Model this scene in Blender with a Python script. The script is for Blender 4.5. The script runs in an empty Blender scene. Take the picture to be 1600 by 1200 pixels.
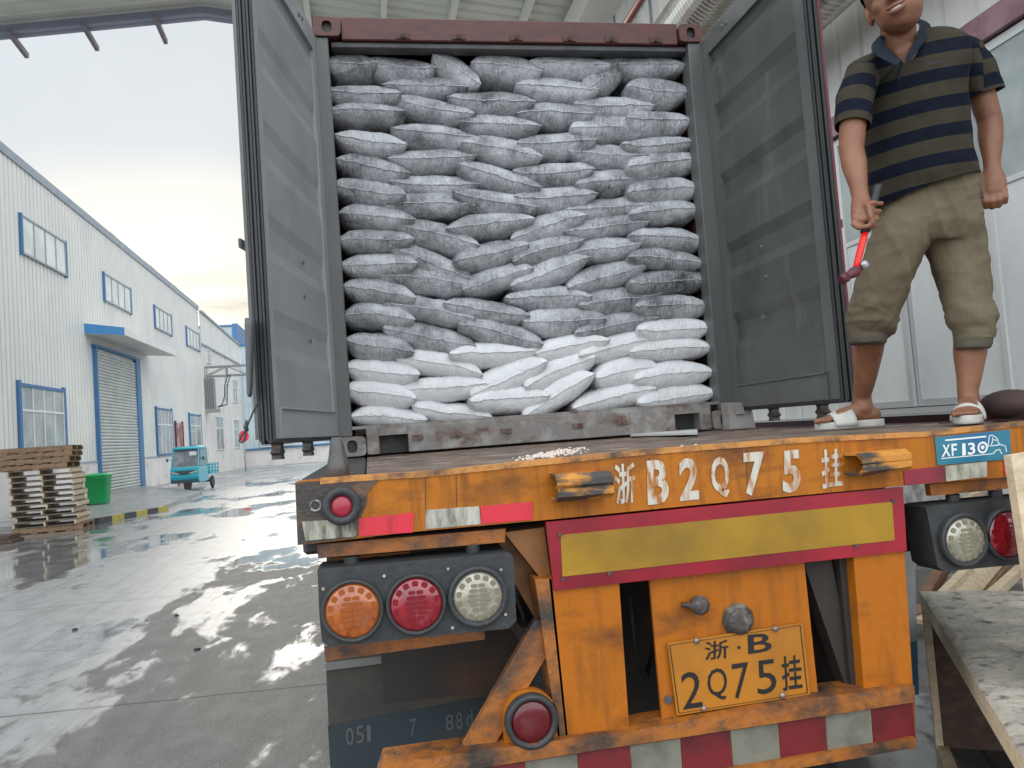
import bpy, bmesh, math, random
import numpy as np
from mathutils import Vector, Matrix, noise, Euler
random.seed(7); rnd = random.uniform
SC = bpy.context.scene; COL = SC.collection; PI = math.pi; R = math.radians

# ------------------------------------------------------------------ camera
# world: X along the trailer's tail, Y forward along the trailer, Z up; deck top is z = 1.5
FPX = 1258.2; CAMP = Vector((0.2015, -2.2768, 1.5947)); DK = 1.5
M3 = np.array([[0.98175087, -0.17575546, -0.07263084],
               [-0.06137726, 0.06864694, -0.99575119],
               [0.17999459, 0.98203748, 0.0566068]])
cam = bpy.data.cameras.new('camera'); camo = bpy.data.objects.new('camera', cam); COL.objects.link(camo)
cr, cd, cf = (Vector(M3[i]).normalized() for i in range(3))
mw = Matrix((( cr.x, -cd.x, -cf.x, CAMP.x), (cr.y, -cd.y, -cf.y, CAMP.y), (cr.z, -cd.z, -cf.z, CAMP.z), (0, 0, 0, 1)))
camo.matrix_world = mw
cam.sensor_width = 36; cam.lens = FPX / 1600 * 36; cam.clip_start = .05; cam.clip_end = 2000
SC.camera = camo

# ------------------------------------------------------------------ world, sun, exposure
SUN_EL, SUN_AZ = R(14), R(-9)
w = bpy.data.worlds.new('World'); SC.world = w; w.use_nodes = True
nt = w.node_tree; nt.nodes.clear()
def WN(t, **k):
    n = nt.nodes.new(t)
    for a, b in k.items(): setattr(n, a, b)
    return n
def WL(a, b): nt.links.new(a, b)
out = WN('ShaderNodeOutputWorld')
sky = WN('ShaderNodeTexSky', sky_type='NISHITA', sun_disc=False, sun_elevation=SUN_EL, sun_rotation=SUN_AZ)
bgs = WN('ShaderNodeBackground'); bgs.inputs['Strength'].default_value = .06; WL(sky.outputs[0], bgs.inputs[0])
tc = WN('ShaderNodeTexCoord')
sunv = Vector((math.sin(SUN_AZ) * math.cos(SUN_EL), math.cos(SUN_AZ) * math.cos(SUN_EL), math.sin(SUN_EL)))
dot = WN('ShaderNodeVectorMath', operation='DOT_PRODUCT'); dot.inputs[1].default_value = sunv
nrm = WN('ShaderNodeVectorMath', operation='NORMALIZE'); WL(tc.outputs['Generated'], nrm.inputs[0]); WL(nrm.outputs[0], dot.inputs[0])
sep = WN('ShaderNodeSeparateXYZ'); WL(nrm.outputs[0], sep.inputs[0])
glow = WN('ShaderNodeMapRange'); glow.inputs[1].default_value = .957; glow.inputs[2].default_value = 1.0; WL(dot.outputs['Value'], glow.inputs[0])
mp = WN('ShaderNodeMapping'); mp.inputs['Scale'].default_value = (2.2, 2.2, 16); WL(nrm.outputs[0], mp.inputs[0])
nz = WN('ShaderNodeTexNoise'); nz.inputs['Scale'].default_value = 2.4; nz.inputs['Detail'].default_value = 7; nz.inputs['Distortion'].default_value = .5; WL(mp.outputs[0], nz.inputs[0])
strk = WN('ShaderNodeMapRange'); strk.inputs[1].default_value = .46; strk.inputs[2].default_value = .60; WL(nz.outputs[0], strk.inputs[0])
low = WN('ShaderNodeMapRange'); low.inputs[1].default_value = .23; low.inputs[2].default_value = .13; WL(sep.outputs[2], low.inputs[0])
m1 = WN('ShaderNodeMath', operation='MULTIPLY'); WL(strk.outputs[0], m1.inputs[0]); WL(low.outputs[0], m1.inputs[1])
c0 = WN('ShaderNodeMixRGB'); c0.inputs[1].default_value = (.462, .495, .520, 1); c0.inputs[2].default_value = (.80, .73, .60, 1); gl2 = WN('ShaderNodeMapRange'); gl2.inputs[1].default_value = .34; gl2.inputs[2].default_value = .22; WL(sep.outputs[2], gl2.inputs[0]); gl3 = WN('ShaderNodeMath', operation='MULTIPLY'); WL(glow.outputs[0], gl3.inputs[0]); WL(gl2.outputs[0], gl3.inputs[1]); WL(gl3.outputs[0], c0.inputs[0])
c1 = WN('ShaderNodeMixRGB'); c1.inputs[2].default_value = (.30, .30, .335, 1); WL(m1.outputs[0], c1.inputs[0]); WL(c0.outputs[0], c1.inputs[1])
nz2 = WN('ShaderNodeTexNoise'); nz2.inputs['Scale'].default_value = 2.6; nz2.inputs['Detail'].default_value = 3; WL(nrm.outputs[0], nz2.inputs[0])
mr2 = WN('ShaderNodeMapRange'); mr2.inputs[1].default_value = .35; mr2.inputs[2].default_value = .68; mr2.inputs[3].default_value = .93; mr2.inputs[4].default_value = 1.07; WL(nz2.outputs[0], mr2.inputs[0])
bgc = WN('ShaderNodeBackground'); WL(c1.outputs[0], bgc.inputs[0]); # overcast sky, with unseen fill brightness added overhead and behind the camera
zen = WN('ShaderNodeMapRange', interpolation_type='SMOOTHSTEP'); zen.inputs[1].default_value = .52; zen.inputs[2].default_value = .95; zen.inputs[3].default_value = 0; zen.inputs[4].default_value = .35; WL(sep.outputs[2], zen.inputs[0])
bak = WN('ShaderNodeMapRange', interpolation_type='SMOOTHSTEP'); bak.inputs[1].default_value = .45; bak.inputs[2].default_value = -.45; bak.inputs[3].default_value = 1; bak.inputs[4].default_value = 3.1; WL(sep.outputs[1], bak.inputs[0])
zb = WN('ShaderNodeMath', operation='ADD'); WL(zen.outputs[0], zb.inputs[0]); WL(bak.outputs[0], zb.inputs[1])
zm = WN('ShaderNodeMath', operation='MULTIPLY'); WL(zb.outputs[0], zm.inputs[0]); WL(mr2.outputs[0], zm.inputs[1]); WL(zm.outputs[0], bgc.inputs[1])
mx = WN('ShaderNodeMixShader'); mx.inputs[0].default_value = .96; WL(bgs.outputs[0], mx.inputs[1]); WL(bgc.outputs[0], mx.inputs[2]); WL(mx.outputs[0], out.inputs[0])
sl = bpy.data.lights.new('sun', 'SUN'); sl.energy = .5;  sl.angle = R(25); sl.color = (1, .93, .82)
slo = bpy.data.objects.new('sun', sl); COL.objects.link(slo); slo.rotation_euler = (-sunv).to_track_quat('-Z', 'Y').to_euler()
vs = SC.view_settings; vs.view_transform = 'Standard'; vs.look = 'None'; vs.exposure = .70; vs.gamma = 1
SC.cycles.max_bounces = 7; SC.cycles.diffuse_bounces = 4; SC.cycles.glossy_bounces = 4
SC.cycles.use_denoising = True

# ------------------------------------------------------------------ photograph ray helpers (a pixel of the 1600 px photo on a real plane)
def ray(u, v):
    return Vector(M3.T @ np.array([(u - 800) / FPX, (v - 600) / FPX, 1.0]))
def onY(u, v, y):
    d = ray(u, v); return CAMP + d * ((y - CAMP.y) / d.y)
def onX(u, v, x):
    d = ray(u, v); return CAMP + d * ((x - CAMP.x) / d.x)
def onZ(u, v, z):
    d = ray(u, v); return CAMP + d * ((z - CAMP.z) / d.z)

# ------------------------------------------------------------------ materials
MATS = {}
def mat(name, c, rough=.6, metal=0., c2=None, nscale=6., nmix=(.45, .65), stretch=(1, 1, 1), bump=0., bscale=60., bstretch=(1, 1, 1), spec=.5, c3=None, n3=1.5, m3=(.5, .7), s3=(1, 1, 1), coat=0., trans=0., rr=None, world=False):
    if name in MATS: return MATS[name]
    m = bpy.data.materials.new(name); m.use_nodes = True; t = m.node_tree; b = t.nodes['Principled BSDF']
    b.inputs['Base Color'].default_value = (*c, 1); b.inputs['Roughness'].default_value = rough; b.inputs['Metallic'].default_value = metal
    b.inputs['Specular IOR Level'].default_value = spec; b.inputs['Coat Weight'].default_value = coat; b.inputs['Transmission Weight'].default_value = trans
    L = t.links.new; N = t.nodes.new
    tcn = N('ShaderNodeTexCoord')
    if world:
        src = N('ShaderNodeNewGeometry').outputs['Position']
    else:
        oi = N('ShaderNodeObjectInfo'); va = N('ShaderNodeVectorMath'); va.operation = 'MULTIPLY_ADD'
        L(oi.outputs['Random'], va.inputs[0]); va.inputs[1].default_value = (17, 31, 47); L(tcn.outputs['Object'], va.inputs[2]); src = va.outputs[0]
    def nz(scale, stretch, detail=6):
        mpn = N('ShaderNodeMapping'); mpn.inputs['Scale'].default_value = stretch; L(src, mpn.inputs[0])
        n = N('ShaderNodeTexNoise'); n.inputs['Scale'].default_value = scale; n.inputs['Detail'].default_value = detail; n.inputs['Roughness'].default_value = .62
        L(mpn.outputs[0], n.inputs[0]); return n.outputs[0]
    def rng(o, a, bb, lo=0, hi=1):
        r = N('ShaderNodeMapRange'); r.inputs[1].default_value = a; r.inputs[2].default_value = bb; r.inputs[3].default_value = lo; r.inputs[4].default_value = hi; L(o, r.inputs[0]); return r.outputs[0]
    cur = None
    if c2 is not None:
        n1 = nz(nscale, stretch); f = rng(n1, *nmix)
        mxn = N('ShaderNodeMixRGB'); mxn.inputs[1].default_value = (*c, 1); mxn.inputs[2].default_value = (*c2, 1); L(f, mxn.inputs[0]); cur = mxn.outputs[0]
        if rr: L(rng(n1, nmix[0], nmix[1], rough, rr), b.inputs['Roughness'])
    if c3 is not None:
        f = rng(nz(n3, s3, 9), *m3)
        mxn = N('ShaderNodeMixRGB'); mxn.inputs[1].default_value = (*c, 1); mxn.inputs[2].default_value = (*c3, 1); L(f, mxn.inputs[0])
        if cur: L(cur, mxn.inputs[1])
        cur = mxn.outputs[0]
    if cur: L(cur, b.inputs['Base Color'])
    if bump:
        bn = N('ShaderNodeBump'); bn.inputs['Strength'].default_value = bump; bn.inputs['Distance'].default_value = .01
        L(nz(bscale, bstretch, 5), bn.inputs['Height']); L(bn.outputs[0], b.inputs['Normal'])
    MATS[name] = m; return m

# ------------------------------------------------------------------ mesh builder
class MB:
    def __init__(s): s.v = []; s.f = []; s.m = []; s.sm = []
    def add(s, vs, fs, mi=0, smooth=False):
        o = len(s.v); s.v += [Vector(v) for v in vs]
        for f in fs: s.f.append([i + o for i in f]); s.m.append(mi); s.sm.append(smooth)
        return s
    def box(s, lo, hi, mi=0):
        x0, y0, z0 = lo; x1, y1, z1 = hi
        return s.add([(x0, y0, z0), (x1, y0, z0), (x1, y1, z0), (x0, y1, z0), (x0, y0, z1), (x1, y0, z1), (x1, y1, z1), (x0, y1, z1)],
                     [(0, 3, 2, 1), (4, 5, 6, 7), (0, 1, 5, 4), (1, 2, 6, 5), (2, 3, 7, 6), (3, 0, 4, 7)], mi)
    def bbox(s, lo, hi, b=.004, mi=0):      # box with chamfered edges
        bm = bmesh.new(); bmesh.ops.create_cube(bm, size=1)
        c = [(a + d) / 2 for a, d in zip(lo, hi)]; e = [d - a for a, d in zip(lo, hi)]
        for v in bm.verts: v.co = Vector([c[i] + v.co[i] * e[i] for i in range(3)])
        bmesh.ops.bevel(bm, geom=bm.edges[:], offset=min(b, min(e) * .45), segments=1, affect='EDGES')
        bm.verts.ensure_lookup_table(); s.add([v.co.copy() for v in bm.verts], [[v.index for v in f.verts] for f in bm.faces], mi); bm.free(); return s
    def prism(s, pts, dvec, mi=0, smooth=False):    # pts: planar outline, extruded by dvec
        n = len(pts); p = [Vector(q) for q in pts]; d = Vector(dvec)
        nn = Vector((0, 0, 0))
        for i in range(n): nn += (p[i] - p[0]).cross(p[(i + 1) % n] - p[0])
        if nn.dot(d) > 0: p.reverse()
        vs = p + [q + d for q in p]
        return s.add(vs, [list(range(n)), list(range(2 * n - 1, n - 1, -1))] + [[(i + 1) % n, i, n + i, n + (i + 1) % n] for i in range(n)], mi)
    def px(s, pts, y0, y1, mi=0): # outline given on the plane Y = y0, as deep as y1
        return s.prism([onY(u, v, y0) for u, v in pts], (0, y1 - y0, 0), mi)
    def cyl(s, a, b, r0, r1=None, n=20, cap=True, mi=0, smooth=True):
        a = Vector(a); b = Vector(b); r1 = r0 if r1 is None else r1; d = (b - a).normalized()
        x = d.orthogonal().normalized(); y = d.cross(x); vs = []
        for c, r in ((a, r0), (b, r1)):
            for i in range(n): t = 2 * PI * i / n; vs.append(c + x * (r * math.cos(t)) + y * (r * math.sin(t)))
        s.add(vs, [[i, (i + 1) % n, n + (i + 1) % n, n + i] for i in range(n)], mi, smooth)
        if cap: s.add(vs, [list(range(n - 1, -1, -1)), list(range(n, 2 * n))], mi)
        return s
    def tube(s, pts, r, n=10, mi=0):
        pts = [Vector(p) for p in pts]; rs = r if isinstance(r, (list, tuple)) else [r] * len(pts); up = None; vs = []
        for i, p in enumerate(pts):
            d = (pts[min(i + 1, len(pts) - 1)] - pts[max(i - 1, 0)]).normalized()
            if up is None: up = d.orthogonal().normalized()
            up = (up - d * up.dot(d)).normalized(); y = d.cross(up)
            for k in range(n): t = 2 * PI * k / n; vs.append(p + up * (rs[i] * math.cos(t)) + y * (rs[i] * math.sin(t)))
        m = len(pts)
        s.add(vs, [[i * n + k, i * n + (k + 1) % n, (i + 1) * n + (k + 1) % n, (i + 1) * n + k] for i in range(m - 1) for k in range(n)], mi, True)
        return s.add([vs[k] for k in range(n)] + [vs[(m - 1) * n + k] for k in range(n)], [list(range(n - 1, -1, -1)), list(range(n, 2 * n))], mi)
    def lathe(s, c, axis, prof, n=28, mi=0, smooth=True, up=None):   # prof: (distance along axis, radius)
        c = Vector(c); d = Vector(axis).normalized(); x = d.orthogonal().normalized(); y = d.cross(x); vs = []
        for h, r in prof:
            for i in range(n): t = 2 * PI * i / n; vs.append(c + d * h + x * (r * math.cos(t)) + y * (r * math.sin(t)))
        m = len(prof)
        s.add(vs, [[i * n + k, i * n + (k + 1) % n, (i + 1) * n + (k + 1) % n, (i + 1) * n + k] for i in range(m - 1) for k in range(n)], mi, smooth)
        return s
    def loft(s, rings, mi=0, n=24, e=1.0):   # rings: (centre, xvec, yvec)
        vs = []
        for c, x, y in rings:
            c = Vector(c); x = Vector(x); y = Vector(y)
            for i in range(n):
                t = 2 * PI * i / n; a, b = math.cos(t), math.sin(t)
                vs.append(c + x * math.copysign(abs(a) ** e, a) + y * math.copysign(abs(b) ** e, b))
        m = len(rings)
        s.add(vs, [[i * n + k, i * n + (k + 1) % n, (i + 1) * n + (k + 1) % n, (i + 1) * n + k] for i in range(m - 1) for k in range(n)], mi, True)
        return s.add([vs[k] for k in range(n)] + [vs[(m - 1) * n + k] for k in range(n)], [list(range(n - 1, -1, -1)), list(range(n, 2 * n))], mi)
    def ball(s, c, r, n=16, m=10, mi=0, rot=None):
        c = Vector(c); r = (r, r, r) if not isinstance(r, (tuple, list)) else r; vs = []; 
        for j in range(m + 1):
            ph = PI * j / m
            for i in range(n):
                t = 2 * PI * i / n; q = Vector((r[0] * math.sin(ph) * math.cos(t), r[1] * math.sin(ph) * math.sin(t), r[2] * math.cos(ph)))
                if rot: q = rot @ q
                vs.append(c + q)
        return s.add(vs, [[j * n + i, (j + 1) * n + i, (j + 1) * n + (i + 1) % n, j * n + (i + 1) % n] for j in range(m) for i in range(n)], mi, True)
    def beam(s, a, b, w, t, up=(0, 0, 1), mi=0):   # box beam from a to b
        a = Vector(a); b = Vector(b); d = (b - a).normalized(); x = d.cross(Vector(up)).normalized(); y = x.cross(d)
        pts = [a + x * (w / 2 * i) + y * (t / 2 * j) for i, j in ((-1, -1), (1, -1), (1, 1), (-1, 1))]
        return s.prism(pts, b - a, mi)
def wloc(o):
    p = Vector((0, 0, 0))
    while o: p += Vector(o.location); o = o.parent
    return p
def build(mb, name, mats, parent=None, loc=None):
    """one mesh object; vertices are given in world space (or in the thing's own space when the thing is still at the origin)"""
    if not isinstance(mats, (list, tuple)): mats = [mats]
    org = wloc(parent) if parent else Vector(loc or (0, 0, 0))
    me = bpy.data.meshes.new(name); me.from_pydata([v - org for v in mb.v], [], mb.f)
    me.polygons.foreach_set('material_index', mb.m); me.polygons.foreach_set('use_smooth', mb.sm)
    for m in mats: me.materials.append(m)
    bm = bmesh.new(); bm.from_mesh(me); bmesh.ops.remove_doubles(bm, verts=bm.verts, dist=1e-6); bmesh.ops.recalc_face_normals(bm, faces=bm.faces); bm.to_mesh(me); bm.free()
    o = bpy.data.objects.new(name, me); COL.objects.link(o)
    if parent: o.parent = parent
    else: o.location = org
    return o
def build_each(mb, name, mats, parent=None):
    """every separate piece as an object of its own"""
    key = {}; idx = []
    for v in mb.v: k_ = (round(v.x, 5), round(v.y, 5), round(v.z, 5)); idx.append(key.setdefault(k_, len(key)))
    par = list(range(len(key)))
    def find(a):
        while par[a] != a: par[a] = par[par[a]]; a = par[a]
        return a
    for f in mb.f:
        for i in f[1:]: par[find(idx[i])] = find(idx[f[0]])
    gr = {}
    for n_, f in enumerate(mb.f): gr.setdefault(find(idx[f[0]]), []).append(n_)
    outl = []
    for fl_ in gr.values():
        m_ = MB(); mp_ = {}
        for n_ in fl_:
            q = []
            for i in mb.f[n_]:
                if i not in mp_: mp_[i] = len(m_.v); m_.v.append(mb.v[i])
                q.append(mp_[i])
            m_.f.append(q); m_.m.append(mb.m[n_]); m_.sm.append(mb.sm[n_])
        outl.append(build(m_, name, mats, parent))
    return outl
def tag(o, label=None, cat=None, group=None, kind=None):
    for k, v in (('label', label), ('category', cat), ('group', group), ('kind', kind)):
        if v: o[k] = v
    return o
def thing(name, label, cat, loc=(0, 0, 0), group=None):
    o = bpy.data.objects.new(name, None); COL.objects.link(o); o.location = loc; o.empty_display_size = .1
    return tag(o, label, cat, group)
def struct(o): o['kind'] = 'structure'; return o
def dup(root, loc, rz, label=None):
    r = root.copy(); COL.objects.link(r); r.location = loc; r.rotation_euler = (0, 0, rz)
    if label: r['label'] = label
    for ch in list(root.children):
        c = ch.copy(); COL.objects.link(c); c.parent = r
        for g in ch.children:
            d = g.copy(); COL.objects.link(d); d.parent = c
    return r
TSC = bpy.data.scenes.new('scratch')
def bake(o):
    TSC.collection.objects.link(o)
    with bpy.context.temp_override(scene=TSC, view_layer=TSC.view_layers[0]):
        dg = bpy.context.evaluated_depsgraph_get(); me = bpy.data.meshes.new_from_object(o.evaluated_get(dg))
    bpy.data.objects.remove(o); return me
def remesh(mb, voxel, smooth=0):
    """union of overlapping closed shells as one continuous surface"""
    me = bpy.data.meshes.new('tmp'); me.from_pydata(mb.v, [], mb.f); o = bpy.data.objects.new('tmp', me)
    md = o.modifiers.new('r', 'REMESH'); md.mode = 'VOXEL'; md.voxel_size = voxel
    if smooth: ms = o.modifiers.new('s', 'SMOOTH'); ms.iterations = smooth; ms.factor = .5
    me2 = bake(o); bpy.data.meshes.remove(me); return me2
def link_mesh(me, name, mats, parent):
    me.name = name; me.materials.clear()
    for m in mats: me.materials.append(m)
    org = wloc(parent); me.transform(Matrix.Translation(-org))
    me.polygons.foreach_set('use_smooth', [True] * len(me.polygons))
    o = bpy.data.objects.new(name, me); COL.objects.link(o); o.parent = parent; return o
def text_mb(ch, px4, y, depth, bold=.0, mi=0, fill=1.0):
    """a glyph fitted to the four-cornered photo outline px4 (TL,TR,BR,BL) on plane Y = y, standing proud by depth"""
    P = [onY(u, v, y) for u, v in px4]; return text_quad(ch, P, depth, bold, mi)
def text_quad(ch, P, depth, bold=0., mi=0):
    cu = bpy.data.curves.new('t', 'FONT'); cu.body = ch; cu.offset = bold; cu.resolution_u = 3; cu.extrude = 0
    o = bpy.data.objects.new('t', cu); me = bake(o); bpy.data.curves.remove(cu)
    vs = [v.co.copy() for v in me.vertices]; fs = [list(p.vertices) for p in me.polygons]; bpy.data.meshes.remove(me)
    mb = MB()
    if not vs: return mb
    x0 = min(v.x for v in vs); x1 = max(v.x for v in vs); y0 = min(v.y for v in vs); y1 = max(v.y for v in vs)
    TL, TR, BR, BL = P; nrm = (TR - TL).cross(BL - TL).normalized()
    q = []
    for v in vs:
        a = (v.x - x0) / (x1 - x0); b = (v.y - y0) / (y1 - y0)
        q.append((BL * (1 - a) + BR * a) * (1 - b) + (TL * (1 - a) + TR * a) * b)
    if nrm.dot(Vector((0, -1, 0))) < 0 and abs(nrm.y) > .3: nrm = -nrm
    mb.add([p + nrm * depth for p in q], fs, mi)
    return mb

# ------------------------------------------------------------------ palette
ORANGE = mat('orange_paint', (.42, .125, .010), .45, 0, (.10, .04, .018), 3.2, (.52, .76), (1, 1, 2.2), .3, 30, c3=(.25, .082, .014), n3=5, m3=(.48, .75), s3=(5, 5, .7), spec=.2)
ORANGE_DIRTY = mat('grimy_orange_paint', (.38, .12, .014), .5, 0, (.035, .028, .024), 3.0, (.44, .64), (1.4, 1, 1.8), .4, 40, c3=(.09, .05, .03), n3=14, m3=(.5, .68))
BLACKST = mat('black_grease_steel', (.035, .034, .034), .55, 0, (.10, .07, .05), 8, (.5, .75), bump=.3)
RUBBER = mat('black_rubber', (.025, .027, .028), .55, 0, (.05, .05, .05), 20, (.4, .8), bump=.2)
DECK = mat('weathered_plank', (.13, .085, .06), .55, 0, (.30, .23, .18), 7, (.45, .7), (1, 8, 8), .5, 60, (1, 6, 6), c3=(.05, .04, .035), n3=5, m3=(.5, .7), rr=.3)
SILLM = mat('worn_grey_container_steel', (.20, .18, .165), .55, 0, (.12, .065, .045), 5, (.5, .66), (1, 1, 1.6), .25, 40, c3=(.32, .31, .29), n3=9, m3=(.5, .68))
REDST = mat('oxide_red_steel', (.10, .028, .022), .5, 0, (.05, .02, .018), 5, (.45, .7), (1, 1, 3), .2, 40)
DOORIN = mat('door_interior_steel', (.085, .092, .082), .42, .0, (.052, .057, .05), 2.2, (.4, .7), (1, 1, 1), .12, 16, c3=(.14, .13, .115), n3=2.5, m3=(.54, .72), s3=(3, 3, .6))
DOORFR = mat('door_frame_steel', (.115, .12, .115), .42, 0, (.08, .08, .077), 3, (.4, .7), (1, 1, .5), .12, 30)
GASKET = mat('door_gasket', (.018, .02, .02), .4)
MAROON = mat('maroon_paint', (.12, .02, .03), .4)
DARK = mat('underframe_dark', (.03, .024, .02), .7, 0, (.075, .035, .015), 5, (.5, .7))
def tapem(n, c): return mat(n, c, .3, 0, tuple(x * .35 for x in c), 16, (.55, .8), (1, 1, .3), .1, 200, spec=.7)
TAPER = tapem('red_reflective_tape', (.62, .012, .03)); TAPEW = mat('dirty_white_reflective_tape', (.50, .48, .40), .35, 0, (.16, .14, .11), 14, (.42, .66), (2, 1, .5), .1, 200)
PANRED = mat('warning_panel_red', (.33, .010, .022), .3, 0, (.16, .006, .016), 3, (.4, .7), (1, 1, 1)); PANYEL = mat('warning_panel_yellow', (.40, .22, .006), .3, 0, (.24, .13, .008), 2.2, (.4, .65), (1, 1, 1), .15, 300)
STRR = mat('dull_red_chevron', (.17, .014, .018), .4, 0, (.08, .01, .014), 8, (.5, .7)); STRW = mat('dull_grey_chevron', (.20, .19, .15), .4, 0, (.10, .10, .075), 8, (.45, .7))
WORNW = mat('worn_white_stencil_paint', (.56, .52, .44), .6, 0, (.38, .14, .03), 22, (.47, .60), (1.6, 1, .35), .1, 60)
PLATEY = mat('plate_yellow', (.45, .17, .012), .38, 0, (.30, .11, .012), 5, (.45, .75)); BLK = mat('plate_black', (.012, .012, .012), .4)
BOLT = mat('zinc_bolt', (.35, .31, .28), .4, .6, (.12, .08, .06), 40, (.4, .7))
LAMB = mat('amber_lens', (.44, .105, .008), .12, 0, (.28, .06, .007), 20, (.4, .6), spec=.8, coat=.6); LRED = mat('red_lens', (.30, .004, .014), .12, 0, (.16, .003, .009), 20, (.4, .6), spec=.8, coat=.6)
LCLR = mat('clear_lens', (.42, .39, .31), .12, .2, (.26, .24, .18), 20, (.4, .6), spec=.8, coat=.6)
LAMBD = mat('amber_lens_cell', (.32, .075, .008), .15, coat=.5); LREDD = mat('red_lens_cell', (.20, .003, .012), .15, coat=.5); LCLRD = mat('clear_lens_cell', (.20, .175, .12), .15, coat=.5)
LREDK = mat('dark_red_lens', (.11, .004, .008), .2, coat=.4)
WALLP = mat('white_cladding', (.66, .65, .61), .45, .0, (.58, .575, .55), .5, (.35, .7), (1, 1, .5), 0, c3=(.69, .67, .61), n3=.4)
WALLP2 = mat('right_wall_cladding', (.78, .78, .74), .5, 0, (.62, .62, .58), 1.6, (.4, .7), (1, 1, .15))
BLUE = mat('blue_trim', (.045, .14, .29), .45); WHITEP = mat('stucco', (.64, .61, .58), .8, 0, (.54, .50, .47), .8, (.4, .7), (1, 1, .5), .1, 30, c3=(.38, .33, .29), n3=.9, m3=(.57, .75))
STAIN = mat('stained_plaster', (.75, .75, .75), .8, 0, (.25, .24, .23), 2.5, (.56, .68), (1, 1, .8), .3, 20)
GLASS = mat('window_glass', (.20, .22, .22), .08, 0, (.34, .35, .33), .9, (.4, .6), spec=.9); PANEW = mat('frosted_pane', (.82, .84, .82), .25, 0, (.66, .68, .67), .7, (.4, .65), (1, 1, .5))
ALU = mat('aluminium', (.58, .58, .58), .35, .5); GREYT = mat('grey_trim', (.30, .34, .38), .4, 0, (.22, .26, .30), 2, (.4, .7))
SHUT = mat('roller_shutter', (.50, .51, .48), .45, .1, (.40, .41, .39), 1, (.4, .7)); WFR = mat('white_window_frame', (.62, .63, .62), .4)
PURL = mat('pale_painted_steel', (.82, .82, .77), .45); BEAMB = mat('bluish_grey_steel', (.36, .37, .46), .5, 0, (.30, .31, .40), .5, (.4, .7)); ROOFS = mat('roof_sheet_underside', (.74, .74, .66), .5, 0, (.64, .64, .57), 1, (.4, .7))
DUCT = mat('ribbed_aluminium_duct', (.55, .54, .50), .28, .85, (.45, .36, .28), 3, (.5, .7)); REDPIPE = mat('red_pipe', (.35, .06, .05), .4)
WOOD = mat('pallet_wood', (.30, .195, .115), .75, 0, (.17, .10, .06), 5, (.45, .7), (1, 5, 5), .4, 40, (1, 6, 6)); WOODP = mat('pale_pallet_wood', (.70, .57, .39), .7, 0, (.50, .38, .24), 5, (.4, .7), (2, 5, 5), .3, 40)
WOODD = mat('dark_brown_wood', (.085, .05, .035), .75, 0, (.14, .09, .06), 6, (.45, .7), (1, 4, 4), .4, 40); WOODDUST = mat('dust_covered_wood', (.32, .30, .255), .95, 0, (.50, .45, .38), 7, (.42, .68), (1, 1, 1), 1.0, 38, c3=(.09, .085, .075), n3=16, m3=(.54, .70), spec=.15)
GREEN = mat('green_bin_plastic', (.01, .30, .085), .4); TRIK = mat('turquoise_paint', (.015, .32, .40), .25, coat=.4); TRIKD = mat('dark_trim', (.03, .06, .07), .4)
SKIN = mat('skin', (.25, .108, .055), .5, 0, (.165, .062, .032), 7, (.38, .7), bump=.12, bscale=90); HAIR = mat('black_hair', (.012, .01, .009), .5, bump=.5, bscale=200)
PANTS = mat('khaki_cloth', (.15, .12, .078), .9, 0, (.12, .098, .065), 9, (.4, .7), bump=.55, bscale=24, bstretch=(1.3, 1.3, .4), spec=.2)
SLIDE = mat('white_rubber', (.52, .51, .46), .55, 0, (.36, .35, .31), 18, (.45, .7), bump=.3, bscale=200)
LIPS = mat('lips', (.22, .085, .055), .45); TEETH = mat('teeth', (.62, .58, .50), .3); EYEW = mat('eye_white', (.6, .58, .55), .2)
GRIP = mat('black_rubber_grip', (.015, .015, .016), .5); HRED = mat('bright_red_fibreglass', (.75, .012, .008), .3); HMAR = mat('maroon_hammer_head', (.10, .012, .022), .45, 0, (.06, .01, .015), 30, (.4, .7)); STEEL = mat('bright_steel', (.4, .4, .4), .35, .8)
ROPE = mat('dark_cable', (.03, .045, .045), .5); FLAP = mat('mudflap_rubber', (.045, .045, .04), .6, 0, (.085, .065, .045), 2.2, (.42, .6), (1, 1, 1.5), .15, 30); FLAPB = mat('mudflap_blue_band', (.022, .035, .045), .5, 0, (.035, .04, .04), 3); FLAPT = mat('faded_mudflap_lettering', (.10, .105, .105), .6)
FLAPW = mat('mudflap_pale', (.30, .30, .29), .6, 0, (.2, .2, .2), 3); FLAPBL = mat('mudflap_blue', (.05, .12, .17), .5, 0, (.04, .09, .13), 3); FLAPTW = mat('pale_lettering', (.36, .42, .44), .6)
BADGE = mat('blue_badge', (.02, .12, .25), .3, 0, (.025, .20, .25), 2.5, (.45, .6)); WHITEINK = mat('white_ink', (.75, .77, .76), .4)
TWIST = mat('greasy_grey_casting', (.10, .095, .09), .5, 0, (.055, .05, .048), 8, (.4, .7), bump=.3); TWISTP = mat('pale_grey_casting', (.33, .31, .29), .6, 0, (.2, .17, .15), 8, (.4, .7), bump=.3)
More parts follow.
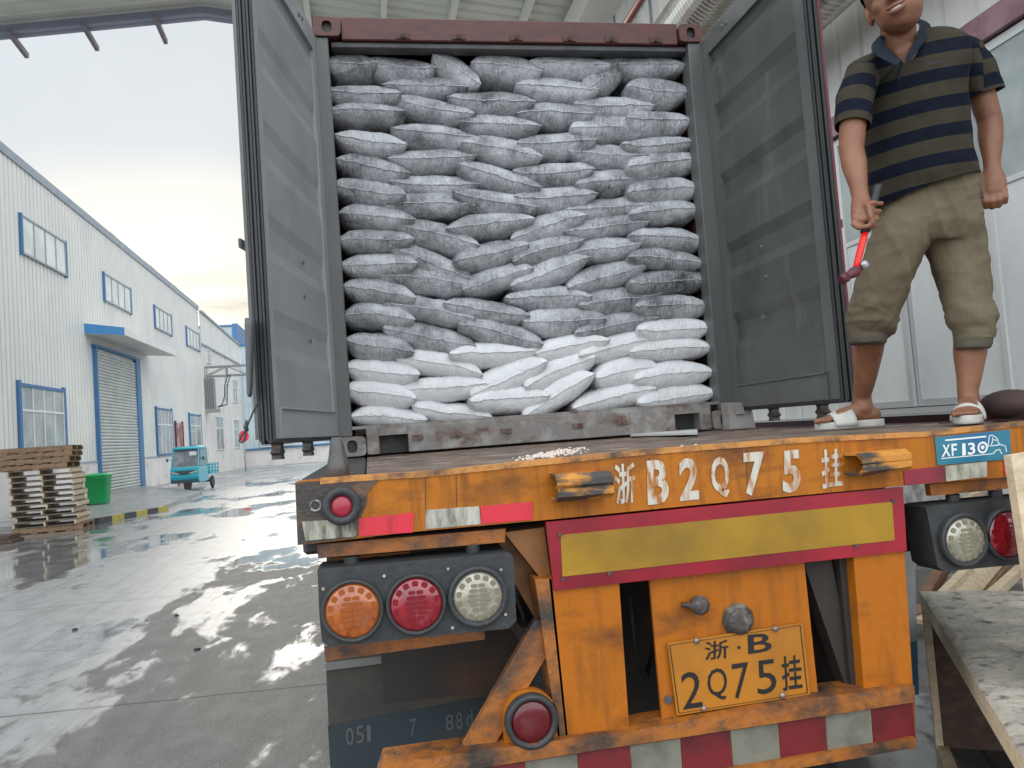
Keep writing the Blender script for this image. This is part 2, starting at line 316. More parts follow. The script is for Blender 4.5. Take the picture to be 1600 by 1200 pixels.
# ================================================================== SETTING: ground
def ground_mat():
    m = bpy.data.materials.new('wet_concrete'); m.use_nodes = True; t = m.node_tree; b = t.nodes['Principled BSDF']; N = t.nodes.new; L = t.links.new
    pos = N('ShaderNodeNewGeometry').outputs['Position']; sp = N('ShaderNodeSeparateXYZ'); L(pos, sp.inputs[0])
    def math_(op, a, c=None, d=None):
        n = N('ShaderNodeMath'); n.operation = op
        for i, q in enumerate((a, c, d)):
            if q is None: continue
            if isinstance(q, (int, float)): n.inputs[i].default_value = q
            else: L(q, n.inputs[i])
        return n.outputs[0]
    def nz(scale, st=(1, 1, 1), det=8, dist=0.):
        mpn = N('ShaderNodeMapping'); mpn.inputs['Scale'].default_value = st; L(pos, mpn.inputs[0]); mpn.inputs['Rotation'].default_value = (0, 0, R(-14))
        n = N('ShaderNodeTexNoise'); n.inputs['Scale'].default_value = scale; n.inputs['Detail'].default_value = det; n.inputs['Roughness'].default_value = .6; n.inputs['Distortion'].default_value = dist
        L(mpn.outputs[0], n.inputs[0]); return n.outputs[0]
    def sm(o, a, c, lo=0., hi=1.):
        r = N('ShaderNodeMapRange'); r.interpolation_type = 'SMOOTHSTEP'
        for i, q in enumerate((a, c, lo, hi)): r.inputs[i + 1].default_value = q
        L(o, r.inputs[0]); return r.outputs[0]
    bx = sm(sp.outputs[0], -.9, -3.4); by = sm(sp.outputs[1], 7.5, 12)
    bias = math_('MAXIMUM', bx, by)
    n1 = math_('ADD', math_('MULTIPLY', nz(.62, (1, .45, 1), 10, .8), .72), math_('MULTIPLY', nz(4, (1, .4, 1), 8, .5), .28))
    wetv = math_('ADD', n1, math_('MULTIPLY', bias, .25))
    wet = sm(wetv, .528, .578)
    n2 = nz(5, (1, .6, 1), 6); n3 = nz(75, (1, 1, 1), 5); nd = nz(.35, (1, .5, 1), 5)
    def mix(f, a, c):
        n = N('ShaderNodeMixRGB'); L(f, n.inputs[0])
        for i, q in ((1, a), (2, c)):
            if isinstance(q, tuple): n.inputs[i].default_value = (*q, 1)
            else: L(q, n.inputs[i])
        return n.outputs[0]
    dry = mix(sm(n2, .35, .7), (.095, .092, .087), (.150, .145, .137))
    dry = mix(sm(n3, .5, .62), dry, (.185, .18, .17))
    wet_sheen_c = mix(sm(n2, .4, .65), (.29, .29, .292), (.21, .21, .21))  # sky sheen of the wet patches put into a paler base colour
    col = mix(wet, dry, wet_sheen_c)
    # casting joints between the concrete bays
    jy = math_('ABSOLUTE', math_('SUBTRACT', math_('MODULO', math_('ADD', math_('ADD', sp.outputs[1], math_('MULTIPLY', sp.outputs[0], .085)), math_('ADD', math_('MULTIPLY', n2, .04), 4.67)), 4.0), 0.0))
    jx = math_('ABSOLUTE', math_('MODULO', math_('ADD', sp.outputs[0], 54.3), 5.0))
    jm = math_('LESS_THAN', math_('MINIMUM', jy, jx), .028)
    vor = N('ShaderNodeTexVoronoi'); vor.feature = 'DISTANCE_TO_EDGE'; vor.inputs['Scale'].default_value = .33; wv = N('ShaderNodeMixRGB'); wv.inputs[0].default_value = .12; L(pos, wv.inputs[1]); nn_ = N('ShaderNodeTexNoise'); nn_.inputs['Scale'].default_value = 1.2; nn_.inputs['Detail'].default_value = 8; L(pos, nn_.inputs[0]); L(nn_.outputs[1], wv.inputs[2]); L(wv.outputs[0], vor.inputs['Vector'])
    crk = math_('MULTIPLY', math_('LESS_THAN', vor.outputs[0], .0022), math_('GREATER_THAN', nd, .5)); jm = math_('MAXIMUM', jm, math_('MULTIPLY', crk, .7))
    trk = math_('MULTIPLY', sm(nz(1.1, (9, .22, 1), 5), .52, .66), .45); col = mix(trk, col, (.10, .097, .092))
    col = mix(jm, col, (.045, .043, .04))
    L(col, b.inputs['Base Color'])
    pud = sm(nd, .50, .56)
    rw = N('ShaderNodeMapRange'); rw.inputs[3].default_value = .36; rw.inputs[4].default_value = .04; L(pud, rw.inputs[0])
    rgh = N('ShaderNodeMix'); rgh.inputs[2].default_value = .62; L(wet, rgh.inputs[0]); L(rw.outputs[0], rgh.inputs[3]); L(rgh.outputs[0], b.inputs['Roughness'])
    b.inputs['IOR'].default_value = 1.55; L(sm(wet, 0, 1, .35, .7), b.inputs['Specular IOR Level'])
    L(math_('MULTIPLY', wet, .22), b.inputs['Coat Weight']); b.inputs['Coat IOR'].default_value = 1.8; L(rw.outputs[0], b.inputs['Coat Roughness'])
    bn = N('ShaderNodeBump'); bn.inputs['Distance'].default_value = .006; hgt = math_('ADD', math_('MULTIPLY', n3, .5), n2)
    L(hgt, bn.inputs['Height']); st = N('ShaderNodeMapRange'); st.inputs[3].default_value = .55; st.inputs[4].default_value = .04; L(wet, st.inputs[0]); L(st.outputs[0], bn.inputs['Strength'])
    L(bn.outputs[0], b.inputs['Normal']); return m
g = MB(); g.add([(-400, -200, 0), (400, -200, 0), (400, 600, 0), (-400, 600, 0)], [(0, 1, 2, 3)])
struct(build(g, 'ground', ground_mat()))
APR = mat('apron_concrete', (.30, .30, .29), .25, 0, (.20, .20, .19), 1.2, (.4, .7), rr=.5, world=True)
g = MB(); g.prism([(-9.35, 19.6, 0), (-6.75, 19.6, 0), (-5.75, 22.3, 0), (-6.1, 30, 0), (-11.2, 42, 0), (-11.34, 34, 0)], (0, 0, .13)); struct(build(g, 'apron_path', APR))
# yellow and black kerb stones along the apron edge
KY = mat('faded_yellow_kerb', (.50, .42, .08), .6, 0, (.30, .27, .12), 8, (.45, .7)); KB = mat('black_kerb', (.06, .06, .065), .6, 0, (.12, .12, .12), 8, (.45, .7))
ka = Vector((-6.62, 19.55, 0)); kb = Vector((-5.62, 22.35, 0)); nk = 6
for i in range(nk):
    a = ka.lerp(kb, i / nk); b_ = ka.lerp(kb, (i + .985) / nk); d = (b_ - a).normalized(); side = Vector((d.y, -d.x, 0)) * .12
    g = MB(); g.prism([a, b_, b_ + side + Vector((0, 0, 0)), a + side], (0, 0, .15))
    yel = i % 2 == 1
    o = build(g, 'kerb_block', KY if yel else KB); ordn = ('nearest', 'second nearest', 'middle', 'fourth', 'fifth', 'farthest')[i]
    tag(o, ('faded yellow' if yel else 'black') + ' painted kerb block beside the green bin, ' + ('first', 'second', 'third', 'fourth', 'fifth', 'sixth')[i] + ' counting from the pallet stack', 'kerb', 'striped kerb blocks of the apron')

# ================================================================== LEFT WAREHOUSE
def WX(Y): return -11.3 + (Y - 38.3) * .0138
def wtop(Y): return 12.52 - (Y - 27) * .0215
def wp(Y, z, off=0.): return Vector((WX(Y) + off, Y, z))
wh = thing('warehouse', 'long pale ribbed metal warehouse with blue window trim and grey roller door', 'warehouse', (WX(38), 38, 0))
def ribbed(mb, Y0, Y1, z0, z1, pitch=.34, d=.10, off=0., X=None, mi=0):
    f = (lambda Y, z, o: Vector((X + o, Y, z))) if X is not None else (lambda Y, z, o: wp(Y, z, o + off))
    zt = z1 if callable(z1) else (lambda Y: z1); zb = z0
    prof = []; y = Y0
    while y < Y1:
        prof += [(y, .03), (y + pitch * .78, .03), (y + pitch * .81, .03 - d), (y + pitch * .95, .03 - d)]; y += pitch
    prof = [(a, b) for a, b in prof if a <= Y1] + [(Y1, .03)]
    sgn = -1 if X is not None else 1
    vs = []; 
    for a, b in prof: vs += [f(a, zb, b * sgn), f(a, zt(a), b * sgn)]
    mb.add(vs, [[2 * i, 2 * i + 2, 2 * i + 3, 2 * i + 1] for i in range(len(prof) - 1)], mi)
g = MB(); ribbed(g, 14, 57, 1.52, wtop); build(g, 'cladding', WALLP, wh)
g = MB(); g.prism([wp(14, 0, -.3), wp(14, 0, .06), wp(57, 0, .06), wp(57, 0, -.3)], (0, 0, 1.5)); build(g, 'skirt_wall', WHITEP, wh)
g = MB(); g.prism([wp(14, 1.5, -.1), wp(14, 1.5, .10), wp(57, 1.5, .10), wp(57, 1.5, -.1)], (0, 0, .07)); build(g, 'drip_ledge', GREYT, wh)
g = MB()
for a, b_ in ((14, 24.5), (24.5, 33.5), (33.5, 44.2), (44.2, 57)):
    g.add([wp(a, wtop(a) - .28, .09), wp(b_, wtop(b_) - .28, .09), wp(b_, wtop(b_) + .02, .12), wp(a, wtop(a) + .02, .12), wp(a, wtop(a) + .02, -.5), wp(b_, wtop(b_) + .02, -.5), wp(a, wtop(a) - .28, -.5), wp(b_, wtop(b_) - .28, -.5)],
          [(0, 1, 2, 3), (3, 2, 5, 4), (0, 6, 7, 1)])
build(g, 'eaves_gutter', GREYT, wh)
g = MB(); g.add([wp(14, wtop(14), -.4), wp(57, wtop(57), -.4), wp(57, wtop(57) + 1.6, -14), wp(14, wtop(14) + 1.6, -14)], [(0, 1, 2, 3)]); build(g, 'roof', ROOFS, wh)
g = MB()
for Y0, Y1 in ((38.5, 41.5), (45.5, 48), (51.0, 53)): g.prism([wp(Y0, wtop(Y0) + .02, -.9), wp(Y0, wtop(Y0) + .02, -.2), wp(Y0 + .6, wtop(Y0) + .35, -.2), wp(Y1, wtop(Y1) + .3, -.2), wp(Y1, wtop(Y1), -.2)][1:], (-.7, 0, 0))
build_each(g, 'ridge_vent', GREYT, wh)
def wframe(Y0, Y1, z0, z1, root, nm, frame, pane, cols, rows=(), fw=.11, blue=True, X=WX):
    fo = MB(); o1 = .10
    def P(Y, z, o): return Vector((X(Y) + o + (.03 if blue else 0), Y, z))
    def bar(ya, yb, za, zb, o, depth=.10): fo.prism([P(ya, za, o - depth), P(yb, za, o - depth), P(yb, zb, o - depth), P(ya, zb, o - depth)], (depth, 0, 0))
    bar(Y0 - fw, Y0, z0 - fw, z1 + fw, o1); bar(Y1, Y1 + fw, z0 - fw, z1 + fw, o1); bar(Y0, Y1, z1, z1 + fw * .6, o1); bar(Y0, Y1, z0 - fw * .6, z0, o1)
    fo.m = [0 if k < 12 else (1 if blue and not rows else 0) for k in range(24)]
    fr = build(fo, nm, [frame, GREYT], root)
    fo = MB()
    for c in cols: y = Y0 + (Y1 - Y0) * c; bar(y - .035, y + .035, z0, z1, .085, .05)
    for r in rows: z = z0 + (z1 - z0) * r; bar(Y0, Y1, z - .04, z + .04, .089, .05)
    bar(Y0, Y0 + .06, z0, z1, .085, .05); bar(Y1 - .06, Y1, z0, z1, .085, .05)
    build_each(fo, 'mullion', GREYT if blue and not rows else WFR, fr)
    fo = MB(); fo.prism([P(Y0, z0, .045), P(Y1, z0, .045), P(Y1, z1, .045), P(Y0, z1, .045)], (.012, 0, 0)); build(fo, 'pane', pane, fr)
    return fr
PANEL_ = mat('whitish_pane', (.70, .71, .66), .2, 0, (.55, .57, .53), .9, (.4, .6))  # clerestory panes, whiter than the glass lower down
for y0, y1, z0, z1 in ((28.35, 32.35, 9.1, 10.38), (37.0, 40.9, 8.9, 10.08), (45.45, 49.0, 8.82, 9.95), (53.0, 56.6, 8.7, 9.82)):
    wframe(y0, y1, z0, z1, wh, 'clerestory_window', BLUE, PANEL_, (.25, .5, .75))
wframe(27.75, 31.5, 2.1, 4.3, wh, 'window', BLUE, GLASS, (.5, .25, .75), (.63,), fw=.2)
wframe(44.8, 48.0, 1.68, 4.15, wh, 'window', BLUE, GLASS, (.5, .25, .75), (.66,), fw=.16); wframe(52.6, 55.8, 2.1, 4.05, wh, 'window', BLUE, GLASS, (.5,), (.66,), fw=.16)
g = MB()      # roller door with real slats
n = 44; z = .02; hgt = 6.35 / n; vs = []
for i in range(n):
    for k, (dz, o) in enumerate(((0, .02), (.25, .075), (.6, .085), (.9, .05), (.98, .015))): vs.append((z + dz * hgt, o))
    z += hgt
vs = [(a, o) for a, o in vs]; pts = []
for a, o in vs: pts += [wp(35.3, a, o + .07), wp(41.0, a, o + .07)]
g.add(pts, [[2 * i, 2 * i + 1, 2 * i + 3, 2 * i + 2] for i in range(len(vs) - 1)]); rd = build(g, 'roller_door', SHUT, wh)
g = MB()
for a, b_ in ((35.15, 35.3), (41.0, 41.7)): g.prism([wp(a, 0, .02), wp(b_, 0, .02), wp(b_, 0, .2), wp(a, 0, .2)], (0, 0, 6.5))
g.prism([wp(35.05, 6.5, .02), wp(41.75, 6.5, .02), wp(41.75, 6.5, .2), wp(35.05, 6.5, .2)], (0, 0, .12)); build(g, 'door_jamb', BLUE, rd)
g = MB(); a, b_ = 34.3, 43.4
g.add([wp(a, 7.42, 0), wp(b_, 7.42, 0), wp(b_, 7.16, 1.62), wp(a, 7.16, 1.62), wp(a, 6.98, 0), wp(b_, 6.98, 0), wp(b_, 6.84, 1.62), wp(a, 6.84, 1.62)],
      [(0, 1, 2, 3), (4, 7, 6, 5)], 0)
g.add([wp(a, 7.42, 0), wp(b_, 7.42, 0), wp(b_, 7.16, 1.62), wp(a, 7.16, 1.62), wp(a, 6.98, 0), wp(b_, 6.98, 0), wp(b_, 6.84, 1.62), wp(a, 6.84, 1.62)],
      [(0, 3, 7, 4), (1, 5, 6, 2)], 1)
g.add([wp(b_, 7.16, 1.621), wp(a, 7.16, 1.621), wp(b_, 6.84, 1.621), wp(a, 6.84, 1.621)], [(0, 1, 3, 2)], 0)
build(g, 'door_canopy', [WALLP, mat('blue_canopy_fascia', (.05, .22, .46), .4)], wh)
g = MB(); g.prism([wp(48.9, 0, .07), wp(50.5, 0, .07), wp(50.5, 0, .1), wp(48.9, 0, .1)], (0, 0, 3.5)); sd = build(g, 'side_door', mat('red_brown_door', (.25, .09, .08), .5, 0, (.45, .40, .37), .8, (.5, .6)), wh)
g = MB(); [g.prism([wp(a, 0, .05), wp(b_, 0, .05), wp(b_, 0, .14), wp(a, 0, .14)], (0, 0, 3.6)) for a, b_ in ((48.75, 48.9), (50.5, 50.65))]; build_each(g, 'door_frame', MAROON, sd)

ob = thing('office_block', 'white plastered two storey block joined to the far end of the warehouse', 'building', (-11, 65, 0))
def OX(Y): return -11.0 + (Y - 57) * .012
def op(Y, z, o=0.): return Vector((OX(Y) + o, Y, z))
g = MB(); g.prism([op(57.02, 0, -9), op(57.02, 0, .1), op(73, 0, .1), op(73, 0, -9)], (0, 0, 9.2)); build(g, 'wall', WHITEP, ob)
g = MB(); ribbed(g, 57.05, 73, 9.22, lambda Y: 11.55 - (Y - 57) * .035, off=.12); build(g, 'upper_cladding', WALLP, ob)
g = MB(); g.beam(op(57.1, 9.2, .14), op(73, 9.2, .14), .16, .12); g.beam(op(57.1, 11.55, .14), op(73, 10.99, .14), .2, .14); build_each(g, 'trim', GREYT, ob)
for y0, y1, z0, z1 in ((60.4, 63.4, 1.75, 4.15), (68.0, 70.6, 1.8, 4.1), (58.5, 59.9, 8.1, 9.0), (64.6, 66.0, 5.8, 7.6), (68.4, 70.6, 5.7, 7.5)):
    wframe(y0, y1, z0, z1, ob, 'window', WFR, GLASS, (.5,), (.66,), fw=.1, blue=False, X=lambda Y: OX(Y) + .1)
fb = thing('far_workshop', 'pale blue workshop closing the end of the yard, white skirt and blue lines', 'workshop', (-5, 73.5, 0))
FARP = mat('pale_blue_cladding', (.52, .60, .62), .5, 0, (.46, .54, .56), .7, (.4, .7))
g = MB(); g.box((-10.75, 73.3, 0), (12, 85, 1.45)); build(g, 'skirt_wall', WHITEP, fb)
g = MB(); x = -10.8; vs = []
while x < 12: vs += [(x, 0), (x + .26, 0), (x + .28, -.04), (x + .33, -.04)]; x += .35
pts = []
for a, o in vs: pts += [(a, 73.25 + o, 1.6), (a, 73.25 + o, 10.9)]
g.add(pts, [[2 * i, 2 * i + 2, 2 * i + 3, 2 * i + 1] for i in range(len(vs) - 1)]); g.box((-10.75, 73.4, 1.6), (12, 85, 10.8)); build(g, 'cladding', FARP, fb)
g = MB(); g.box((-10.8, 73.12, 1.46), (12, 73.3, 1.6)); g.box((-10.8, 73.12, 10.9), (12, 73.3, 11.1)); g.box((-3.2, 73.1, 1.6), (-2.75, 73.3, 7)); build_each(g, 'blue_trim', BLUE, fb)
for x0, x1, z0, z1 in ((-9.2, -6.5, 1.75, 3.5), (-9.6, -8.3, 5.4, 6.6)):
    g = MB()
    for a, b_, c, d in ((x0 - .1, x0, z0, z1), (x1, x1 + .1, z0, z1), (x0 - .1, x1 + .1, z1, z1 + .1), (x0 - .1, x1 + .1, z0 - .1, z0), ((x0 + x1) / 2 - .05, (x0 + x1) / 2 + .05, z0, z1)): g.box((a, 73.05, c), (b_, 73.2, d))
    f_ = build(g, 'window', WFR, fb); g = MB(); g.box((x0, 73.12, z0), (x1, 73.16, z1)); build(g, 'pane', GLASS, f_)
tw = thing('far_hall', 'tall grey hall with a blue corner strip rising behind the office block', 'hall', (-14, 86, 0))
g = MB(); g.box((-22, 86, 0), (-13.15, 96, 14.6)); build(g, 'wall', mat('blue_grey_cladding', (.36, .42, .46), .5), tw)
g = MB(); g.box((-13.15, 85.9, 0), (-12.6, 96, 14.9)); g.box((-22, 85.9, 14.6), (-13.15, 96, 14.8)); build(g, 'corner_strip', BLUE, tw)

# steel pipe bridge over the yard, with its cabinet and cable
pb = thing('pipe_bridge', 'grey lattice steel bridge spanning from the white office block', 'gantry', (-9, 58, 0))
g = MB()
for z in (6.95, 7.62):
    for y in (57.7, 58.3): g.beam((-10.9, y, z), (4, y, z), .1, .1)
x = -10.9; k = 0
while x < 3.5:
    for y in (57.7, 58.3): g.beam((x, y, 6.95), (x, y, 7.62), .08, .08, (0, 1, 0)); g.beam((x, y, 7.62 if k % 2 else 6.95), (x + 1.45, y, 6.95 if k % 2 else 7.62), .06, .06, (0, 1, 0))
    x += 1.45; k += 1
build(g, 'truss', mat('gantry_steel', (.22, .23, .22), .5), pb)
g = MB(); g.box((3.6, 57.8, 0), (3.9, 58.2, 7)); build(g, 'column', GREYT, pb)
g = MB(); [g.box((-10.86 + i * .11, 57.3, 4.6), (-10.80 + i * .11, 57.7, 6.8)) for i in range(6)]; g.box((-10.85, 57.45, 4.65), (-10.2, 57.65, 6.75)); g.box((-10.95, 57.2, 4.35), (-9.95, 57.8, 4.6)); build(g, 'cable_cabinet', mat('grey_box', (.25, .27, .26), .5), pb)
g = MB()
for q in (0, .35): g.tube([(-9.3 + q * .5, 57.6, 7.0), (-9.55 + q * .5, 57.55, 6.2), (-9.6 + q * .5, 57.5, 5.4), (-9.8 + q, 57.5, 4.85), (-10.1, 57.5, 4.7)], .04, 6)
build_each(g, 'cable', ROPE, pb)
rs = thing('round_sign', 'red round sign on a thin post at the corner of the white block', 'sign', (-8.75, 59.7, 0))
g = MB(); g.cyl((-8.75, 59.7, 0), (-8.75, 59.7, 2.9), .045, n=8); build(g, 'post', GREYT, rs)
g = MB(); d = Vector((.72, -.7, 0)); c = Vector((-8.75, 59.62, 2.55)); g.cyl(c, c + d * .05, .42, n=28); build(g, 'disc', mat('red_disc', (.62, .02, .05), .4), rs)

# ================================================================== LOADING SHED over the truck
sh = thing('loading_shed', 'high open truck shed with ribbed roof, grey gable beam and windowed right wall', 'shed', (0, 5, 0))
RX, RZ, GY = -2.98, 11.8, 17.0; XL = -9.2; XR = 5.9
def rz(X): return RZ - .13 * (X - RX) if X > RX else RZ + .125 * (X - RX)
g = MB(); y = 8.0; prof = []
while y < GY + .3: prof += [(y, 0), (y + .22, 0), (y + .26, .05), (y + .32, .05), (y + .36, 0)]; y += .36
pts = []
for a, o in prof: pts += [(XL, a, rz(XL) + .25 + o), (RX, a, RZ + .25 + o), (XR + .3, a, rz(XR) + .21 + o)]
g.add(pts, [[3 * i + j, 3 * i + j + 1, 3 * i + j + 4, 3 * i + j + 3] for i in range(len(prof) - 1) for j in (0, 1)]); build(g, 'roof', ROOFS, sh)
g = MB()
def gb(xa, xb, zo=0): return [(xa, GY, rz(xa) + zo), (xb, GY, rz(xb) + zo), (xb, GY, rz(xb) + zo + .62), (xa, GY, rz(xa) + zo + .62)]
g.prism([(XL, GY, rz(XL)), (RX, GY, RZ), (XR, GY, rz(XR)), (XR, GY, rz(XR) - .0 + .5), (RX, GY, RZ + .5), (XL, GY, rz(XL) + .5)][::1], (0, .05, 0))
for s_ in (0, .46):
    g.prism([(XL, GY - .12, rz(XL) + s_), (RX, GY - .12, RZ + s_), (RX, GY - .12, RZ + s_ + .04), (XL, GY - .12, rz(XL) + s_ + .04)], (0, .3, 0)); g.prism([(RX, GY - .12, RZ + s_), (XR, GY - .12, rz(XR) + s_), (XR, GY - .12, rz(XR) + s_ + .04), (RX, GY - .12, RZ + s_ + .04)], (0, .3, 0))
build(g, 'gable_beam', BEAMB, sh)
for u in (20, 135, 247): # purlin ends poking out past the beam
    q = onY(u, 46, GY); g = MB(); g.beam((q.x, GY - .3, rz(q.x) - .04), (q.x, GY + .75, rz(q.x) - .13), .09, .12); build(g, 'purlin_end', mat('mauve_grey_steel', (.24, .21, .24), .5), sh)
for u in (478, 600, 712, 830):
    q = onZ(u, 0, 11.2); q = onZ(u, 0, rz(q.x) + .1); g = MB(); g.beam((q.x, 8.0, rz(q.x) + .12), (q.x, GY, rz(q.x) + .12), .13, .2); build(g, 'purlin', PURL, sh)
for yy in (8.1, 12.5):
    g = MB(); g.prism([(XL, yy, rz(XL) - .35), (RX, yy, RZ - .35), (XR, yy, rz(XR) - .35), (XR, yy, rz(XR)), (RX, yy, RZ), (XL, yy, rz(XL))], (0, .15, 0)); build(g, 'rafter', BEAMB, sh)
for yy in (8.1, 12.5, 16.9):
    g = MB(); g.box((XL, yy, 0), (XL + .12, yy + .3, rz(XL))); g.box((XL + .12, yy + .12, 0), (XL + .28, yy + .17, rz(XL))); g.box((XL + .28, yy, 0), (XL + .4, yy + .3, rz(XL)))
    if yy != 16.9: build(g, 'column', BEAMB, sh)
g = MB(); g.box((5.15, 8.0, rz(5.5) - .55), (5.88, GY, rz(5.5) + .05)); build(g, 'box_gutter', PURL, sh)
g = MB(); ribbed(g, -4, GY, 4.95, 10.8, .42, .05, X=XR); ribbed(g, 6.35, GY, 1.42, 4.949, .42, .05, X=XR); build(g, 'side_cladding', WALLP2, sh)
g = MB(); g.box((XR + .14, -4, 0), (XR + .3, GY, 10.8)); build(g, 'backing_wall', WHITEP, sh)
g = MB(); g.box((XR, -4, 0), (XR + .119, GY, 1.36)); build(g, 'plinth', STAIN, sh)
PK = mat('pink_grey_frame', (.36, .22, .26), .35, .2, (.22, .09, .12), 3, (.4, .7), (1, 1, 1))
g = MB(); g.box((XR - .16, -4, 4.72), (XR + .02, 6.33, 4.95)); g.box((XR - .10, 6.2, 1.5), (XR + .02, 6.33, 4.72)); build(g, 'window_header', PK, sh)
g = MB(); g.box((XR - .10, -4, 1.36), (XR + .02, GY, 1.44)); g.box((XR - .18, -4, 1.26), (XR - .101, GY, 1.37)); build(g, 'sill_rail', MAROON, sh)
g = MB(); g.box((XR - .20, -4, 1.441), (XR + .02, GY, 1.47)); g.box((XR - .14, -4, 1.471), (XR + .02, 6.2, 1.52)); build(g, 'track_rail', ALU, sh)
ys = [-3.6, -.9, 1.5, 2.75, 3.98, 5.23, 6.18]
for i in range(len(ys) - 1):
    a, b_ = ys[i], ys[i + 1]; g = MB()
    o = 0 if i % 2 else .05
    for c, d, e, f_ in ((a, a + .06, 1.53, 4.7), (b_ - .06, b_, 1.53, 4.7), (a + .06, b_ - .06, 1.53, 1.6), (a + .06, b_ - .06, 4.62, 4.7), (a + .06, b_ - .06, 3.42, 3.47)): g.box((XR - .10 + o, c, e), (XR - .055 + o, d, f_))
    fr = build(g, 'sliding_window', ALU if i != 3 else WFR, sh)
    g = MB(); g.box((XR - .085 + o, a + .06, 1.6), (XR - .07 + o, b_ - .06, 3.42)); build(g, 'lower_pane', PANEW, fr)
    g = MB(); g.box((XR - .085 + o, a + .06, 3.47), (XR - .07 + o, b_ - .06, 4.62)); build(g, 'upper_pane', mat('upper_pane_glass', (.45, .50, .50), .06, 0, (.30, .34, .33), .8, (.4, .6), spec=.9), fr)
    g = MB(); g.box((XR - .055 + o, a + .06, 1.6), (XR - .048 + o, a + .085, 4.62)); g.box((XR - .055 + o, a + .06, 3.40), (XR - .048 + o, b_ - .06, 3.418)); g.box((XR - .055 + o, a + .06, 3.472), (XR - .048 + o, b_ - .06, 3.49)); build_each(g, 'rubber_seal', GASKET, fr)
def duct(xc, zc, r, y0, y1, label):
    g = MB(); prof = []; y = y0; k = 0
    while y < y1: prof += [(y - y0, r), (y - y0 + .03, r + .018), (y - y0 + .055, r + .018), (y - y0 + .085, r)]; y += .085
    g.lathe((xc, y0, zc), (0, 1, 0), prof, 28, smooth=False); tag(build(g, 'ventilation_duct', DUCT), label, 'duct', 'ribbed ducts along the right wall')
duct(5.25, 7.42, .40, -2, 15, 'upper ribbed silver air duct running just behind the container\'s top right corner')
duct(5.2, 6.05, .36, -2, 15, 'lower ribbed silver air duct seen between the right container door and the man')
g = MB(); q = onX(1000, 0, 5.8); g.cyl((5.8, 4, q.z), (5.8, 16.8, q.z), .06, n=10); tag(build(g, 'water_pipe', REDPIPE), 'thin red pipe running high along the right wall under the gutter', 'pipe')
g = MB(); [g.box((5.84, yy, 8.0), (5.86, yy + .05, 10.2)) for yy in (9.5, 11.5, 13.5, 15)]; build_each(g, 'wall_joint', GREYT, sh)
# ================================================================== FLATBED TRAILER
tr = thing('flatbed_trailer', 'grimy orange flatbed trailer seen from its tail with lamps and plate', 'trailer', (1.25, 0, 0))
TW = 2.5
def Q(s): # "u v u v ..." -> list of pixel pairs
    a = list(map(float, s.split())); return list(zip(a[::2], a[1::2]))
# deck boards lie across the frame
g = MB(); y = .03
k = 0
while y < 12.2:
    w_ = .145; dz = rnd(-.004, .004)
    g.bbox((.19, y, DK - .05), (2.46, y + w_ - .006, DK - .004 + dz), .004); y += w_; k += 1
build(g, 'deck', DECK, tr)
g = MB(); g.bbox((0.0, .12, DK - .22), (.185, 12.2, DK - .002), .01); g.bbox((2.462, .12, DK - .22), (2.5, 12.2, DK - .002), .01); build_each(g, 'side_rail', BLACKST, tr)
beam_px = Q('461 754 500 750 545 746 662 739 800 725 1000 705 1250 686 1450 676 1600 660 1690 652')
bot_px = Q('1700 728 1579 745 1410 759 1130 785 847 813 645 831 465 852')
g = MB(); g.px(beam_px + bot_px, 0, .115); rb = build(g, 'rear_beam', mat('tail_beam_paint', (.43, .14, .013), .45, 0, (.09, .04, .02), 2.6, (.52, .72), (1, 1, 2.6), .3, 30, c3=(.22, .075, .015), n3=5, m3=(.48, .72), s3=(7, 1, .6), spec=.2), tr)
# black grease over the left corner of the beam
g = MB(); g.px(Q('461.5 755 545 747 640 741 592 750 575 768 572 790 562 812 556 826 556 840 465.5 851'), -.0025, .0); build(g, 'grease_patch', mat('black_grease', (.045, .036, .03), .5, 0, (.17, .085, .04), 7, (.52, .72), (1, 1, 2.2), .5, 50), rb)
g = MB()
for a, b_ in zip(beam_px[1:-1], beam_px[2:]):
    p, q = onY(*a, -.004), onY(*b_, -.004); g.prism([p + Vector((0, 0, .004)), q + Vector((0, 0, .004)), q + Vector((0, 0, -.012)), p + Vector((0, 0, -.012))], (0, .05, 0))
build(g, 'deck_lip', mat('lip_paint', (.55, .23, .05), .45, 0, (.09, .05, .03), 9, (.45, .62), bump=.4), tr)
def strip(s, m_, nm, y=-.004): g = MB(); g.px(Q(s), y, y + .003); return build(g, nm, m_, rb)
strip('472 815 559 810 559 838 477 845', mat('filthy_white_tape', (.42, .40, .32), .5, 0, (.07, .06, .045), 10, (.42, .58), (3, 1, .5), .2, 200), 'reflective_strip')
strip('560 810 647 801 645 832 561 838', TAPER, 'reflective_strip'); strip('665 797 749 791 751 819 665 827', TAPEW, 'reflective_strip'); strip('750.5 791 832 784 832 812 752.5 819', TAPER, 'reflective_strip')
strip('1412 735 1475 728 1478 752 1414 758', mat('dull_red_tape', (.30, .015, .035), .4, 0, (.15, .02, .03), 8), 'reflective_strip'); strip('1477 728 1542 721 1542 745 1479 752', TAPEW, 'reflective_strip'); strip('1569 719 1640 712 1641 737 1570 744', TAPER, 'reflective_strip')
# beam weld seams
g = MB()
for u in (664, 712, 1014, 1166): g.px([(u, 745 - (u - 664) * .085), (u + 1.3, 745 - (u - 664) * .085), (u + 2, 800 - (u - 664) * .085), (u + .6, 800 - (u - 664) * .085)], -.001, .0)
build_each(g, 'weld_seam', BLACKST, rb)
